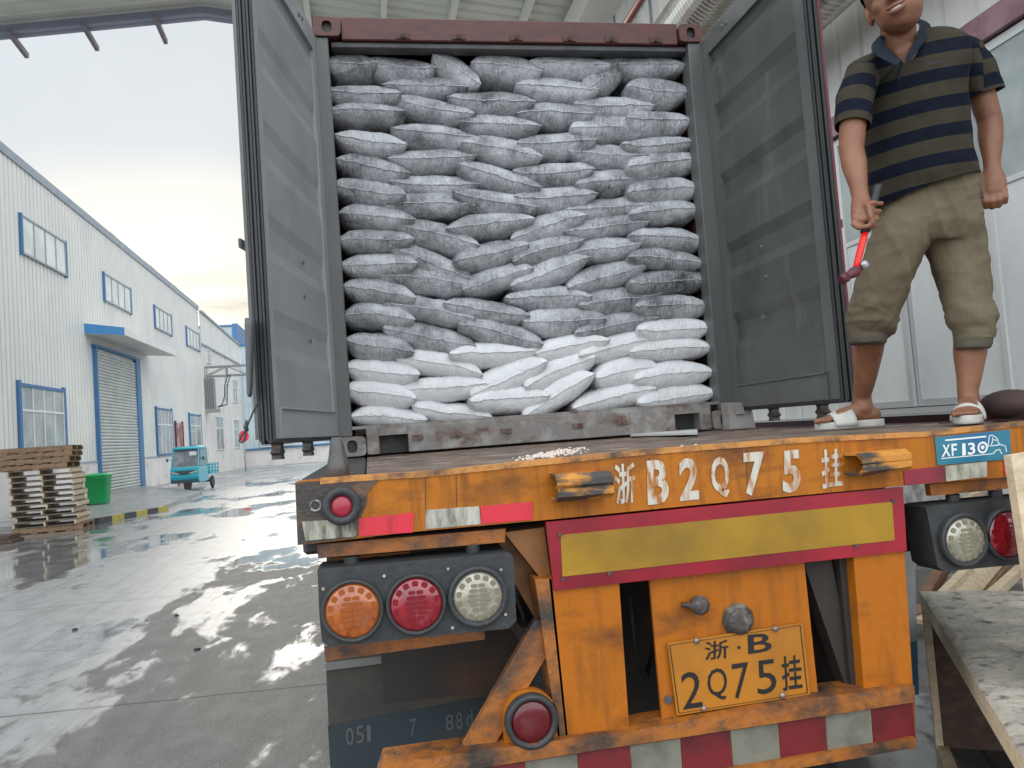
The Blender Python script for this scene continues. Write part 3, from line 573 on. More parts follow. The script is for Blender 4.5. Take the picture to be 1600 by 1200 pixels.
# blue badge with its lettering and truck outline
badge = strip('1461 683 1578 671 1580 717 1465 727', BADGE, 'model_badge', -.006)
g = MB()
for ch, c4 in (('X', '1472 695 1484 694 1485 713 1471 714'), ('F', '1486 693.5 1495 693 1494 712 1487 713'), ('1', '1503 693 1508 692.5 1509 711 1503 712'), ('3', '1512 692 1523 691 1524 709.5 1512 711')):
    g2 = text_mb(ch, Q(c4), -.0065, .001, .02); g.add(g2.v, g2.f)
g2 = text_mb('O', Q('1526.5 690.5 1543 689 1543.5 708 1527 709.5'), -.0065, .001, .02); g.add(g2.v, g2.f)
g2 = text_mb('•', Q('1532 696 1538 695.5 1538 702 1532 702.5'), -.0065, .001); g.add(g2.v, g2.f)
def pl(pts, w_=1.2, y=-.0068):
    for a, b_ in zip(pts, pts[1:]):
        p, q = onY(*a, y), onY(*b_, y); d = (q - p).normalized(); n_ = Vector((-d.z, 0, d.x)) * (w_ * .0011); g.prism([p - n_, q - n_, q + n_, p + n_], (0, .001, 0))
pl(Q('1477 688 1541 682'), 2.2); pl(Q('1471 716.5 1552 709 1556 704 1562 702 1564 707 1566 709')); pl(Q('1544 698 1546 681 1551 680 1557 684 1560 688')); pl(Q('1549 695 1552 687 1558 688 1562 694 1571 697 1573 706')); pl(Q('1546 697 1562 695')); pl(Q('1551 683 1551 687'))
build(g, 'lettering', WHITEINK, badge)
# stencilled registration on the beam
g = MB()
for ch, c4 in (('浙', '958 726 992 722 992 785 962 790'), ('B', '1010 720 1044 717 1045 786 1012 789'), ('2', '1060 717 1091 714 1092 780 1062 783'), ('Q', '1109 715 1138 712 1140 776 1112 780'), ('7', '1161 708 1194 705 1195 772 1163 776'), ('5', '1221 705 1250 702 1251 768 1223 771'), ('挂', '1282 703 1317 700 1317 760 1284 764')):
    g2 = text_mb(ch, Q(c4), -.001, .002, .035 if ch not in '浙挂' else .02); g.add(g2.v, g2.f)
build(g, 'stencilled_lettering', WORNW, rb)
# side marker lamp and lamp hole
def lamp(c, r, lens, cell, parent, nm='tail_lamp', ring=1.25, dome=.012, cells=True, ax=(0, -1, 0), ringm=RUBBER, ringd=.02):
    ax = Vector(ax); g = MB(); R0 = r * ring
    g.lathe(c, ax, [(0, R0), (ringd * .7, R0), (ringd, R0 * .97), (ringd, r * 1.04), (ringd * .5, r * 1.0), (ringd * .4, 0.001)], 32); o = build(g, nm, ringm, parent)
    g = MB(); pr = [(ringd * .55, r * 1.01)]
    for i in range(7): t = (i + 1) / 7 * PI / 2; pr.append((ringd * .55 + dome * math.sin(t), r * math.cos(t) + .0005))
    g.lathe(c, ax, pr, 32)
    if cells:
        c = Vector(c); zof = ringd * .55 + dome * .75
        def cell_(cx, cz, w_, h_, a=0):
            hx, hz = w_ / 2, h_ / 2; q = []
            d2 = (cx * cx + cz * cz) / (r * r); out_ = ringd * .55 + dome * math.sqrt(max(0, 1 - d2)) + .0018
            for k in range(12):
                t = 2 * PI * k / 12; x = math.copysign(abs(math.cos(t)) ** .55, math.cos(t)) * hx; z = math.copysign(abs(math.sin(t)) ** .55, math.sin(t)) * hz
                xr = x * math.cos(a) - z * math.sin(a); zr = x * math.sin(a) + z * math.cos(a); q.append(c + ax * (out_ - .004) + Vector((cx + xr, 0, cz + zr)))
            g.prism(q, ax * .004, 1)
        for k in range(14): t = 2 * PI * (k + .5) / 14; cell_(r * .80 * math.cos(t), r * .80 * math.sin(t), r * .24, r * .22, t + PI / 2)
        for j in range(6): z = r * (.48 - j * .19); w_ = r * (1.0 - abs(j - 2.5) * .16); [cell_(w_ * (-.5 + (i + .5) / 2), z, w_ / 2 * .92, r * .15) for i in range(2)]
    build(g, 'lens', [lens, cell], o); return o
mc = onY(534, 790, -.002); lamp(mc, .030, LREDK if 0 else mat('pinkish_red_lens', (.35, .02, .04), .3, coat=.3), LREDD, rb, 'marker_lamp', 1.75, .01, cells=False, ringd=.028)
g = MB(); g.lathe(onY(493, 790, -.003), (0, -1, 0), [(0, .017), (.003, .016), (.003, .012), (-.01, .011), (-.01, .0005)], 20); build(g, 'lamp_hole', mat('bare_hole_edge', (.4, .4, .38), .5, 0, (.05, .04, .04), 90, (.4, .6)), rb)
# bump guards, open at the ends
def guard(px4, left):
    P = [onY(u, v, -.10) for u, v in px4]; tk = .008; g = MB(); n = 10; vs = []
    for t_, b_ in ((P[0], P[3]), (P[1], P[2])):
        x0 = (t_.x + b_.x) / 2; z1, z0 = t_.z, b_.z
        prof = [(0, z1 - .006), (-.075, z1 - .004), (-.10, z1 - .018), (-.10, z1 - .035), (-.088, z1 - .045), (-.088, z0 + .045), (-.10, z0 + .035), (-.10, z0 + .018), (-.075, z0 + .004), (0, z0 + .006)]
        inn = [(a if a == 0 else a + tk, (c - tk if c > (z0 + z1) / 2 else c + tk)) for a, c in prof]
        vs += [(x0, a, c) for a, c in prof] + [(x0, a, c) for a, c in inn]
    fs = []
    for i in range(n - 1): fs += [[i, i + 1, 2 * n + i + 1, 2 * n + i], [n + i, 3 * n + i, 3 * n + i + 1, n + i + 1], [i, n + i, n + i + 1, i + 1], [2 * n + i, 2 * n + i + 1, 3 * n + i + 1, 3 * n + i]]
    g.add(vs, fs); build(g, 'bump_guard', mat('scraped_guard_paint', (.55, .225, .03), .45, 0, (.05, .045, .04), 6, (.47, .56), (.7, 1, 2.4), .5, 40), tr)
guard(Q('871 739 958 734 960 780 872 788'), 1); guard(Q('1348 706 1424 699 1426 738 1350 747'), 0)
# angle under the beam
g = MB(); g.px(Q('495 851 790 826 789 847 497 872'), .03, .055); 
g.px(Q('1453 757 1700 733 1701 751 1455 775'), .03, .055); build_each(g, 'beam_angle', ORANGE_DIRTY, tr)
g = MB(); g.px(Q('510 872 640 862 640 900 510 905'), .17, .19); g.px(Q('506 1010 757 985 758 999 508 1033'), .17, .2); build_each(g, 'lamp_bracket', ORANGE_DIRTY, tr)
# tail lamp housings
def housing(outline, y0=-.02, y1=.10): g = MB(); g.px(outline, y0, y1); return build(g, 'lamp_housing', RUBBER, tr)
hl = housing(Q('496 892 501 889 795 863 802 872 807 970 795 982 515 1011 503 1003 499 960'))
yl = -.022
for (u, v), r, le, ce in (((551, 953), .0725, LAMB, LAMBD), ((650, 943), .0715, LRED, LREDD), ((746, 931), .068, LCLR, LCLRD)): lamp(onY(u, v, yl), r, le, ce, hl, 'lamp_ring', 1.16 if le is not LCLR else 1.24, .016)
g = MB()
for u, v in ((700, 889), (783, 890), (707, 981), (505, 920), (790, 960), (600, 900)): g.cyl(onY(u, v, -.021), onY(u, v, -.026), .0045, n=8)
build_each(g, 'screw', BOLT, hl)
xm = lambda p: Vector((TW - p.x, p.y, p.z))
hr = housing(Q('1447 793 1460 790 1700 768 1704 880 1592 882 1475 893 1465 885'))
lamp(onY(1503, 843, yl), .068, LCLR, LCLRD, hr, 'lamp_ring', 1.24, .016); lamp(onY(1571, 834, yl), .0715, LRED, LREDD, hr, 'lamp_ring', 1.16, .016); p_ = onY(551, 953, yl); lamp((TW - p_.x, yl, onY(1640, 827, yl).z), .0725, LAMB, LAMBD, hr, 'lamp_ring', 1.16, .016)
g = MB()
for u0, v0, v1 in ((549, 868, 892), (738, 848, 874), (1488, 772, 792), (1554, 762, 786)):
    a, b_ = onY(u0, v0, .05), onY(u0, v1, .05); n = 7; g.lathe(a, (0, 0, -1), [((a.z - b_.z) * i / (2 * n), .019 if i % 2 else .023) for i in range(2 * n + 1)], 14)
build_each(g, 'rubber_mount', RUBBER, tr)
# mudflaps with their faded writing
yf = .84
g = MB(); g.px(Q('509 1032 766 1000 771 1260 519 1260'), yf, yf + .012); fl = build(g, 'mudflap', FLAP, tr)
g = MB(); g.px(Q('512 1134 769 1086 772 1260 520 1260'), yf - .002, yf); fb_ = build(g, 'dark_band', FLAPB, fl)
g = MB()
for ch, c4 in (('0', '540 1138 552 1136 553 1163 541 1165'), ('5', '556 1135 568 1133 569 1160 557 1162'), ('1', '573 1133 579 1132 580 1158 574 1159'), ('7', '640 1124 650 1122 651 1148 641 1150'), ('8', '696 1117 708 1115 709 1140 697 1142'), ('8', '712 1114 722 1112 723 1138 713 1140'), ('d', '728 1110 738 1108 739 1134 729 1136')):
    g2 = text_mb(ch, Q(c4), yf - .003, .001); g.add(g2.v, g2.f)
build(g, 'lettering', FLAPT, fl)
g = MB(); g.px(Q('507 1037 628 1023 628 1033 509 1048'), yf - .02, yf - .002); build(g, 'clamp_bar', mat('grey_clamp', (.17, .165, .15), .5), fl)
g = MB(); g.px(Q('1236 880 1429 860 1436 1085 1250 1110'), yf, yf + .012); fr_ = build(g, 'mudflap', FLAPW, tr)
g = MB(); g.px(Q('1240 1022 1433 1002 1436 1085 1247 1110'), yf - .002, yf); build(g, 'blue_band', FLAPBL, fr_)
g = MB()
for ch, c4 in (('8', '1277 1028 1286 1027 1287 1045 1278 1046'), ('7', '1289 1027 1297 1026 1298 1044 1290 1045'), ('8', '1299 1026 1308 1025 1309 1043 1300 1044'), ('inistrap', '1283 1070 1328 1065 1329 1082 1284 1087')):
    g2 = text_mb(ch, Q(c4), yf - .003, .001); g.add(g2.v, g2.f)
build(g, 'lettering', FLAPTW, fr_)
# rear frame: posts, plate panel, warning panel, underrun bumper
def plate(s, y0, y1, m_, nm): g = MB(); g.px(Q(s), y0, y1); return build(g, nm, m_, tr)
plate('858 905 966 893 984 1150 886 1168', .0, .14, ORANGE, 'rear_post'); plate('1332 850 1412 845 1427 1082 1351 1092', .0, .14, ORANGE, 'rear_post')
pp = plate('1013 885 1254 855 1279 1092 1035 1131', .02, .032, ORANGE, 'plate_panel')
g = MB(); g.px(Q('1249 860 1296 860 1341 1088 1328 1092'), .06, .12); build(g, 'diagonal_stay', DARK, tr)
g = MB(); g.px(Q('1310 860 1334 858 1353 1090 1332 1092'), .04, .45); build(g, 'post_web', DARK, tr)
g = MB(); g.px(Q('836 968 858 975 866 1004 762 1182 716 1180'), .02, .05); g.px(Q('836 905 862 905 889 1166 874 1168'), .0, .10); build_each(g, 'corner_brace', ORANGE_DIRTY, tr)
g = MB(); P = [onY(u, v, .12) for u, v in Q('775 832 856 820 868 945 858 1000 800 905')]; g.prism(P, (0, .05, 0)); P = [onY(u, v, .05) for u, v in Q('788 832 850 824 866 940 842 900')]; g.prism(P, (0, .07, 0)); build_each(g, 'gusset', DARK if 0 else mat('shaded_orange_paint', (.26, .10, .025), .5, 0, (.06, .035, .02), 5, (.45, .7)), tr)  # orange gusset, its shade put into a browner paint colour
wp_ = plate('853 816 1411 761 1417 861 866 923', -.012, .0, PANRED, 'warning_panel')
g = MB(); g.px(Q('876 836 1394 784 1398 844 879 901'), -.0145, -.012); build(g, 'yellow_field', PANYEL, wp_)
g = MB(); [g.cyl(onY(u, v, -.012), onY(u, v, -.019), .006, n=8) for u, v in Q('875 836 880 905 952 896 1338 853 1396 783')]; build_each(g, 'rivet', BLACKST, wp_)
# number plate
lp = plate('1043 1005 1254 973 1266 1085 1058 1118', .006, .012, PLATEY, 'number_plate')
g = MB()
def ring4(c4, w_, y):
    P = [onY(u, v, y) for u, v in Q(c4)]; c = sum(P, Vector()) / 4
    for i in range(4):
        a, b_ = P[i], P[(i + 1) % 4]; ai = a.lerp(c, w_); bi = b_.lerp(c, w_); g.prism([a, b_, bi, ai], (0, .001, 0))
ring4('1046 1008 1251 976.5 1262.5 1083 1060.5 1115', .012, .0045)
for ch, c4, bo in (('浙', '1101 1003 1138 999 1138 1028 1101 1032', .012), ('·', '1152 1009 1157 1008.5 1157 1014 1152 1014.5', .02), ('B', '1168 992 1205 988 1206 1017 1169 1022', .012), ('2', '1063 1052 1095 1047 1098 1104 1067 1109', 0), ('Q', '1104 1046 1135 1042 1137 1092 1107 1098', 0), ('7', '1143 1038 1169 1034 1171 1088 1146 1093', 0), ('5', '1181 1033 1211 1029 1214 1081 1184 1086', 0), ('挂', '1220 1026 1251 1022 1254 1076 1223 1080', .012)):
    g2 = text_mb(ch, Q(c4), .0055, .001, bo); g.add(g2.v, g2.f)
build(g, 'lettering', BLK, lp)
g = MB()
for u, v in Q('1088 1001 1211 982 1222 1086 1099 1107'): g.lathe(onY(u, v, .006), (0, -1, 0), [(0, .009), (.006, .009), (.009, .006), (.0095, .0005)], 10)
build_each(g, 'plate_screw', BOLT, lp)
g = MB(); c = onY(1086, 944, .02); g.lathe(c, (0, -1, .1), [(0, .02), (.02, .022), (.03, .03), (.045, .028), (.055, .012), (.056, .0005)], 8); g.cyl(c + Vector((-.045, -.005, .004)), c + Vector((.0, -.02, 0)), .008, n=8)
c = onY(1152, 968, .02); g.lathe(c, (0, -1, 0), [(0, .05), (.008, .051), (.012, .042), (.026, .040), (.030, .026), (.032, .0005)], 9); build_each(g, 'greasy_bolt', mat('greasy_bolt', (.06, .05, .045), .5, 0, (.22, .19, .16), 25, (.5, .7), bump=.6, bscale=50), pp)
g = MB(); g.cyl(onY(1044, 1093, .02), onY(1044, 1093, .012), .012, n=12); build(g, 'bolt_hole', BLACKST, pp)
# underrun bumper with red and grey chevrons
g = MB(); g.px(Q('600 1195 716 1178 850 1160 983 1143 1278 1090 1429 1072 1430 1097 1300 1117 1000 1162 850 1185 590 1226'), -.03, .09)
g.px(Q('590 1226 850 1185 1000 1162 1430 1097 1431 1153 1000 1222 850 1246 590 1285'), -.01, .09); g.px(Q('1130 1204 1431 1153 1432 1168 1130 1222'), -.03, .09); bu = build(g, 'underrun_bumper', ORANGE_DIRTY, tr)
xs = [655, 737, 820, 902, 984, 1063, 1141, 1216, 1289, 1361, 1427]
ft = lambda u: 1184 - (u - 850) * .1525
for i in range(len(xs) - 1):
    a, b_ = xs[i] + .7, xs[i + 1] - .7; g = MB(); g.px([(a, ft(a) + 2), (b_, ft(b_) + 2), (b_ + 4, ft(b_) + 57), (a + 4, ft(a) + 57)], -.0125, -.01)
    build(g, 'chevron_strip', STRR if i % 2 else STRW, bu)
# wiring and air hose hanging behind the lamps
g = MB(); g.tube([onY(795, 905, .12), onY(818, 960, .2), onY(826, 1040, .3), onY(812, 1100, .42), onY(800, 1060, .6)], .006, 8); build(g, 'lamp_cable', RUBBER, tr)
g = MB(); g.tube([onY(985, 930, .3), onY(992, 1010, .3), onY(1010, 1060, .34), onY(1024, 1000, .4), onY(1020, 930, .45)], .009, 8); build(g, 'air_hose', RUBBER, tr)
# round lamp on its arched bracket
g = MB(); arc = [(829 + 43 * math.cos(t), 1121 - 44 * math.sin(t)) for t in [PI * i / 16 for i in range(17)]]; g.px([(876, 1166)] + arc + [(790, 1180)], .0, .03); lb = build(g, 'lamp_bracket', ORANGE, tr)
lamp(onY(829, 1124, -.001), .058, LREDK, LREDD, lb, 'lamp_ring', 1.3, .012, cells=False, ringd=.03)
# underframe, axles and wheels
g = MB()
for x in (.62, 1.72): g.box((x, .14, .95), (x + .14, 12, 1.0)); g.box((x + .06, .14, .62), (x + .08, 12, .95)); g.box((x, .14, .58), (x + .14, 12, .62))
g.box((.2, .55, .7), (1.70, .60, 1.26)); g.box((.62, .62, .25), (1.7, .66, .75)); g.box((.05, .14, 1.1), (2.45, .17, 1.25)); yy = 1.0  # dark upright plates added to keep the gaps between the posts black
while yy < 12: g.box((.02, yy, 1.1), (2.46, yy + .08, 1.26)); yy += .9
build(g, 'underframe', DARK, tr)
for yy in (1.55, 2.85, 4.15):
    g = MB(); g.cyl((.3, yy, .5), (2.2, yy, .5), .07, n=12); ax = build(g, 'axle', DARK, tr)
    for x in (.03, .34, 1.89, 2.20):
        g = MB(); g.lathe((x, yy, .5), (1, 0, 0), [(0, .29), (0, .44), (.03, .49), (.24, .49), (.27, .44), (.27, .29)], 36); build(g, 'tyre', RUBBER, ax)
        g = MB(); g.lathe((x, yy, .5), (1, 0, 0), [(.02, .29), (.05, .27), (.1, .15), (.12, .001)], 24); build(g, 'rim', SILLM, ax)
# container guides on the deck
g = MB(); b0 = onZ(514, 747, DK); b1 = onZ(545, 747, DK)
def lug(x0, x1, y0, y1, h, m_):
    g = MB(); xm_ = (x0 + x1) / 2; g.loft([((xm_, (y0 + y1) / 2, DK - .005 + h * t), ((x1 - x0) / 2 * s_, 0, 0), (0, (y1 - y0) / 2 * s_, 0)) for t, s_ in ((0, 1.0), (.35, .98), (.5, .86), (.85, .62), (1, .45))], e=.5); return build(g, 'container_guide', m_, tr)
p0 = onY(512, 745, .06); p1 = onY(546, 745, .06); lug(p0.x, p1.x, .02, .16, .115, TWIST)
p0 = onY(1141, 670, 2.3); p1 = onY(1181, 670, 2.3); g = MB(); g.prism([(p0.x, 2.3, DK), (p1.x, 2.3, DK), (p1.x - .02, 2.3, DK + .155), (p0.x, 2.3, DK + .165)], (0, .1, 0)); g.box((p0.x + .04, 2.28, DK + .09), (p0.x + .09, 2.3, DK + .13)); build(g, 'container_guide', TWISTP, tr)

# ================================================================== SHIPPING CONTAINER
CY = 2.434; CX0, CX1 = .031, 2.469; CZ0, CZ1 = DK + .006, DK + 2.597
ct = thing('shipping_container', 'open shipping container on the trailer, red header, doors swung out, packed with sacks', 'container', (1.25, CY + 3, DK))
g = MB(); g.bbox((CX0 + .163, CY + .01, CZ1 - .128), (CX1 - .163, CY + .12, CZ1 + .012), .006); hd = build(g, 'header', REDST, ct)
g = MB(); g.bbox((CX0 + .10, CY + .035, CZ1 - .162), (CX1 - .10, CY + .13, CZ1 - .129), .004); build(g, 'header_gutter', mat('header_underside_steel', (.055, .055, .057), .5, 0, (.09, .09, .09), 6), hd)
g = MB()
for fx in (.17, .33, .5, .66, .79, .93):
    x = CX0 + .17 + fx * 2.1; g.cyl((x, CY + .012, CZ1 - .10), (x, CY - .012, CZ1 - .105), .014, n=8); g.box((x - .04, CY + .002, CZ1 - .118), (x + .04, CY + .01, CZ1 - .085))
build_each(g, 'door_stop', mat('rusty_stop', (.07, .03, .02), .6), hd)
def casting(x0, z0, red):
    x1, z1 = x0 + .162, z0 + .118; y0, y1 = CY - .012, CY + .166; cx, cz = (x0 + x1) / 2, (z0 + z1) / 2; g = MB(); n = 20; out_ = []; inn = []
    for i in range(n):
        t = 2 * PI * i / n + PI / 4; a, b_ = math.cos(t), math.sin(t); out_.append((cx + math.copysign(abs(a) ** .35, a) * .078, cz + math.copysign(abs(b_) ** .35, b_) * .057)); inn.append((cx + math.copysign(abs(a) ** .75, a) * .029, cz + math.copysign(abs(b_) ** .75, b_) * .036))
    vs = [(a, y0, b_) for a, b_ in out_] + [(a, y0, b_) for a, b_ in inn] + [(a, y0 + .03, b_) for a, b_ in inn] + [(a, y1, b_) for a, b_ in out_]
    fs = []
    for i in range(n): j = (i + 1) % n; fs += [[i, j, n + j, n + i], [n + i, n + j, 2 * n + j, 2 * n + i], [i, 3 * n + i, 3 * n + j, j]]
    g.add(vs, fs); g.box((x0 + .02, y0 + .031, z0 + .01), (x1 - .02, y1 - .01, z1 - .01), 1)
    return build(g, 'corner_casting', [REDST if red else SILLM, BLACKST], ct)
casting(CX0, CZ0, 0); casting(CX1 - .162, CZ0, 0); casting(CX0, CZ1 - .118, 1); casting(CX1 - .162, CZ1 - .118, 1)
g = MB(); z0, z1 = CZ0 + .005, CZ0 + .155       # sill with two open slots
a = [CX0 + .163, CX0 + .235, CX0 + .40, CX1 - .40, CX1 - .235, CX1 - .163]
g.bbox((a[0], CY, z0), (a[1], CY + .12, z1)); g.bbox((a[2], CY, z0), (a[3], CY + .12, z1)); g.bbox((a[4], CY, z0), (a[5], CY + .12, z1))
for i in (1, 3): g.box((a[i], CY + .001, z1 - .045), (a[i + 1], CY + .12, z1 - .001)); g.box((a[i], CY + .11, z0), (a[i + 1], CY + .12, z1 - .046), 1)
g.box((CX0 + .08, CY + .02, z1), (CX1 - .08, CY + .10, z1 + .018)); sl_ = build(g, 'sill', [SILLM, BLACKST], ct)
g = MB()
for x in (.50, .72, 1.02, 1.46, 1.74): g.cyl((x, CY + .001, CZ0 + .085), (x, CY - .018, CZ0 + .083), .014, n=10); g.box((x - .045, CY - .008, CZ0 + .07), (x + .02, CY + .001, CZ0 + .10))
build_each(g, 'cam_keeper', mat('rusty_keeper', (.16, .11, .085), .6, 0, (.08, .035, .025), 20), sl_)
g = MB(); g.bbox((CX0 - .015, CY + .004, CZ0 + .118), (CX0 + .085, CY + .13, CZ1 - .118)); g.bbox((CX1 - .10, CY + .004, CZ0 + .118), (CX1 + .015, CY + .13, CZ1 - .118)); build_each(g, 'corner_post', DOORFR, ct)
CL = 6.058
g = MB()
for X, s_ in ((CX0 + .02, 1), (CX1 - .02, -1)):
    y = CY + .13; pr = []
    while y < CY + CL - .1: pr += [(y, 0), (y + .07, 0), (y + .14, .036), (y + .21, .036)]; y += .28
    pts = []
    for b_, o in pr: pts += [(X + o * s_, b_, CZ0 + .12), (X + o * s_, b_, CZ1 - .06)]
    g.add(pts, [[2 * i, 2 * i + 2, 2 * i + 3, 2 * i + 1] for i in range(len(pr) - 1)])
    g.box((X - .02, CY + .13, CZ1 - .07), (X + .04, CY + CL, CZ1 - .01)); g.box((X - .02, CY + .13, CZ0 + .02), (X + .04, CY + CL, CZ0 + .16))
g.box((CX0 + .02, CY + CL - .05, CZ0), (CX1 - .02, CY + CL, CZ1 - .01)); build(g, 'side_wall', mat('container_shell_steel', (.12, .035, .028), .5, 0, (.07, .03, .025), 3), ct)
g = MB(); g.box((CX0 + .02, CY + .121, CZ1 - .03), (CX1 - .02, CY + CL, CZ1 - .012)); build(g, 'roof', REDST, ct)
g = MB(); g.box((CX0 + .1, CY + .121, CZ0 + .12), (CX1 - .1, CY + CL - .06, CZ0 + .155)); build(g, 'floor_board', DECK, ct)
# doors
def door(hx, hy, ang, side, nm, M_IN=None, M_FR=None, rib=.026):
    M_IN = M_IN or DOORIN; M_FR = M_FR or DOORFR
    dr = Vector((math.cos(ang), -math.sin(ang), 0)) if side > 0 else Vector((-math.cos(ang), -math.sin(ang), 0))
    nr = Vector((-math.sin(ang), -math.cos(ang), 0)) if side > 0 else Vector((math.sin(ang), -math.cos(ang), 0))
    H = Vector((hx, hy, 0)); W = 1.165; z0, z1 = CZ0 + .125, CZ1 - .115
    P = lambda u, n_, z: H + dr * u + nr * n_ + Vector((0, 0, z))
    def bx(g, u0, u1, n0, n1, a, b_, mi=0): g.prism([P(u0, n0, a), P(u1, n0, a), P(u1, n1, a), P(u0, n1, a)], (0, 0, b_ - a), mi)
    g = MB()   # corrugated panel: horizontal folds
    zz = z0 + .36; pr = [(z0 + .13, .0), (z0 + .30, .0)]
    while zz < z1 - .22: pr += [(zz, .0), (zz + .06, -rib), (zz + .16, -rib), (zz + .22, .0), (zz + .34, 0)]; zz += .44
    pr = [q for q in pr if q[0] < z1 - .12] + [(z1 - .1, 0)]; vs = []
    for a, o in pr: vs += [P(.075, -.004 + o, a), P(W - .115, -.004 + o, a)]
    g.add(vs, [[2 * i, 2 * i + 1, 2 * i + 3, 2 * i + 2] for i in range(len(pr) - 1)])
    vs = []
    for a, o in pr: vs += [P(.075, -.008 + o, a), P(W - .115, -.008 + o, a)]
    g.add(vs, [[2 * i, 2 * i + 2, 2 * i + 3, 2 * i + 1] for i in range(len(pr) - 1)])
    d_ = build(g, nm, M_IN, ct)
    g = MB(); bx(g, .0, .085, -.05, .004, z0, z1); bx(g, W - .12, W - .012, -.05, .004, z0, z1); bx(g, .086, W - .121, -.05, .012, z0, z0 + .135); bx(g, .086, W - .121, -.05, .012, z1 - .12, z1)
    bx(g, .087, W - .122, .012, .024, z0 + .13, z0 + .14); build(g, 'door_frame', M_FR, d_)
    g = MB()  # rubber gasket lips round the free edges
    for k, (o, uo) in enumerate(((-.05, .0), (-.034, .012), (-.018, .004), (-.002, .012), (.010, .002))): bx(g, W - .012, W + uo, o, o + .009, z0 - .01, z1 + .01)
    bx(g, -.0, W, -.045, -.028, z0 - .022, z0 - .001); bx(g, .0, W, -.012, .006, z0 - .018, z0 - .001); bx(g, 0, W, -.045, -.028, z1 + .001, z1 + .02); build_each(g, 'gasket', GASKET, d_)
    g = MB(); bx(g, W - .011, W + .002, -.066, -.051, z0, z1); build(g, 'edge_strip', MAROON if side > 0 else DOORFR, d_)
    for u in (.33, .83):   # lock rods on the outer face, cams at the foot and head
        g = MB(); g.cyl(P(u, -.085, z0 - .06), P(u, -.085, z1 + .06), .017, n=10)
        for a, s_ in ((z0 - .075, 1), (z1 + .03, -1)):
            q = [(-.018, 0), (-.04, .015), (-.018, .03), (-.018, .045), (-.045, .065), (.045, .065), (.022, .045), (.022, .03), (.045, .012), (.022, 0), (.03, -.02), (-.03, -.02)]
            g.prism([P(u + b_, -.105, a + c * s_) for b_, c in q], nr * .045)
        for a in (.35, 1.15, 1.9): bx(g, u - .045, u + .045, -.108, -.051, z0 + a, z0 + a + .05)
        bx(g, u - .01, u + .28, -.115, -.103, z0 + .85, z0 + .89)
        build(g, 'lock_rod', mat('lock_rod_steel', (.07, .065, .06), .5, 0, (.12, .06, .04), 20, (.5, .7)), d_)
    g = MB()
    for a in (.2, .85, 1.5, 2.1): g.cyl(P(-.012, -.03, z0 + a), P(-.012, -.03, z0 + a + .12), .018, n=10); bx(g, -.0, .06, -.065, -.051, z0 + a + .02, z0 + a + .10)
    build_each(g, 'hinge', DOORFR, d_)
    g = MB()
    for u, z in ((.30, z1 - .05), (.36, z1 - .06), (.5, z0 + .9), (.52, z0 + .72), (.45, z0 + .5)): g.lathe(P(u, .012 if z > z1 - .1 else -.004, z), nr, [(0, .014), (.004, .013), (.005, .0005)], 10)
    build_each(g, 'rivet', DOORFR, d_); return d_, P
door(2.462, CY - .0, R(89), 1, 'right_hand_door'); dl, PL = door(.038, CY - .0, R(78), -1, 'left_hand_door', mat('hazed_door_steel', (.30, .31, .32), .5, 0, (.24, .25, .262), 2.2, (.4, .7), (1, 1, 1), .12, 16), mat('hazed_door_frame', (.33, .345, .355), .5, 0, (.27, .28, .29), 3, (.4, .7), (1, 1, .5)), .012)  # left door: haze painted in as paler steel colours
g = MB(); c = [onY(u, v, CY - 1.2) for u, v in Q('392 498 392 620')]
g.loft([(c[0].lerp(c[1], t) + Vector((-.005, 0, 0)), (.013 * s_, 0, 0), (0, .03, 0)) for t, s_ in ((0, 1.5), (.1, 1.5), (.3, 1.3), (.8, .9), (.96, .75), (1, .3))], e=.7)
build(g, 'hasp_bar', mat('grey_hasp', (.085, .09, .095), .5), dl)
for o in ct.children:
    if o.name.startswith('right_hand_door') or o.name.startswith('left_hand_door'): o.name = 'container_door'
g = MB(); Y = CY - 1.13
pts = [onY(u, v, Y) for u, v in Q('402 631 397 640 391 654 386 666 382 675 376 683 374 689 377 692 382 687 384 678 386 670')]
g.tube(pts, .0045, 6); g.tube([onY(385, 656, Y), onY(384, 668, Y), onY(387, 674, Y)], [.004, .011, .006], 6); tag(build(g, 'seal_cable', ROPE), 'dark cable loop dangling from the outer edge of the left container door', 'cable')
g = MB(); P = [onZ(u, v, DK + .004) for u, v in Q('985 682 1090 679 1090 673 1010 676')]; g.prism(P, (0, 0, .012)); tag(build(g, 'white_batten', mat('white_batten', (.6, .6, .57), .5)), 'thin white strip lying on the deck before the container sill', 'strip')
# spilled white granules on the deck
g = MB()
for i in range(420):
    if rnd(0, 1) < .8: u = random.gauss(862, 22); v = 711 + (862 - u) * .16 + random.gauss(0, 2.2)
    else: u = rnd(940, 1120); v = 716 - (u - 940) * .10 + random.gauss(0, 1.5)
    q = onZ(u, v, DK); r = rnd(.002, .0075)
    if q.y > .04: g.ball(q + Vector((0, 0, r * .6)), (r, r, r * .7), 6, 4)
tag(build(g, 'spilled_granules', mat('white_granule', (.62, .52, .45), .6)), 'small heap of pale granules spilled on the deck edge', 'granules', kind='stuff')
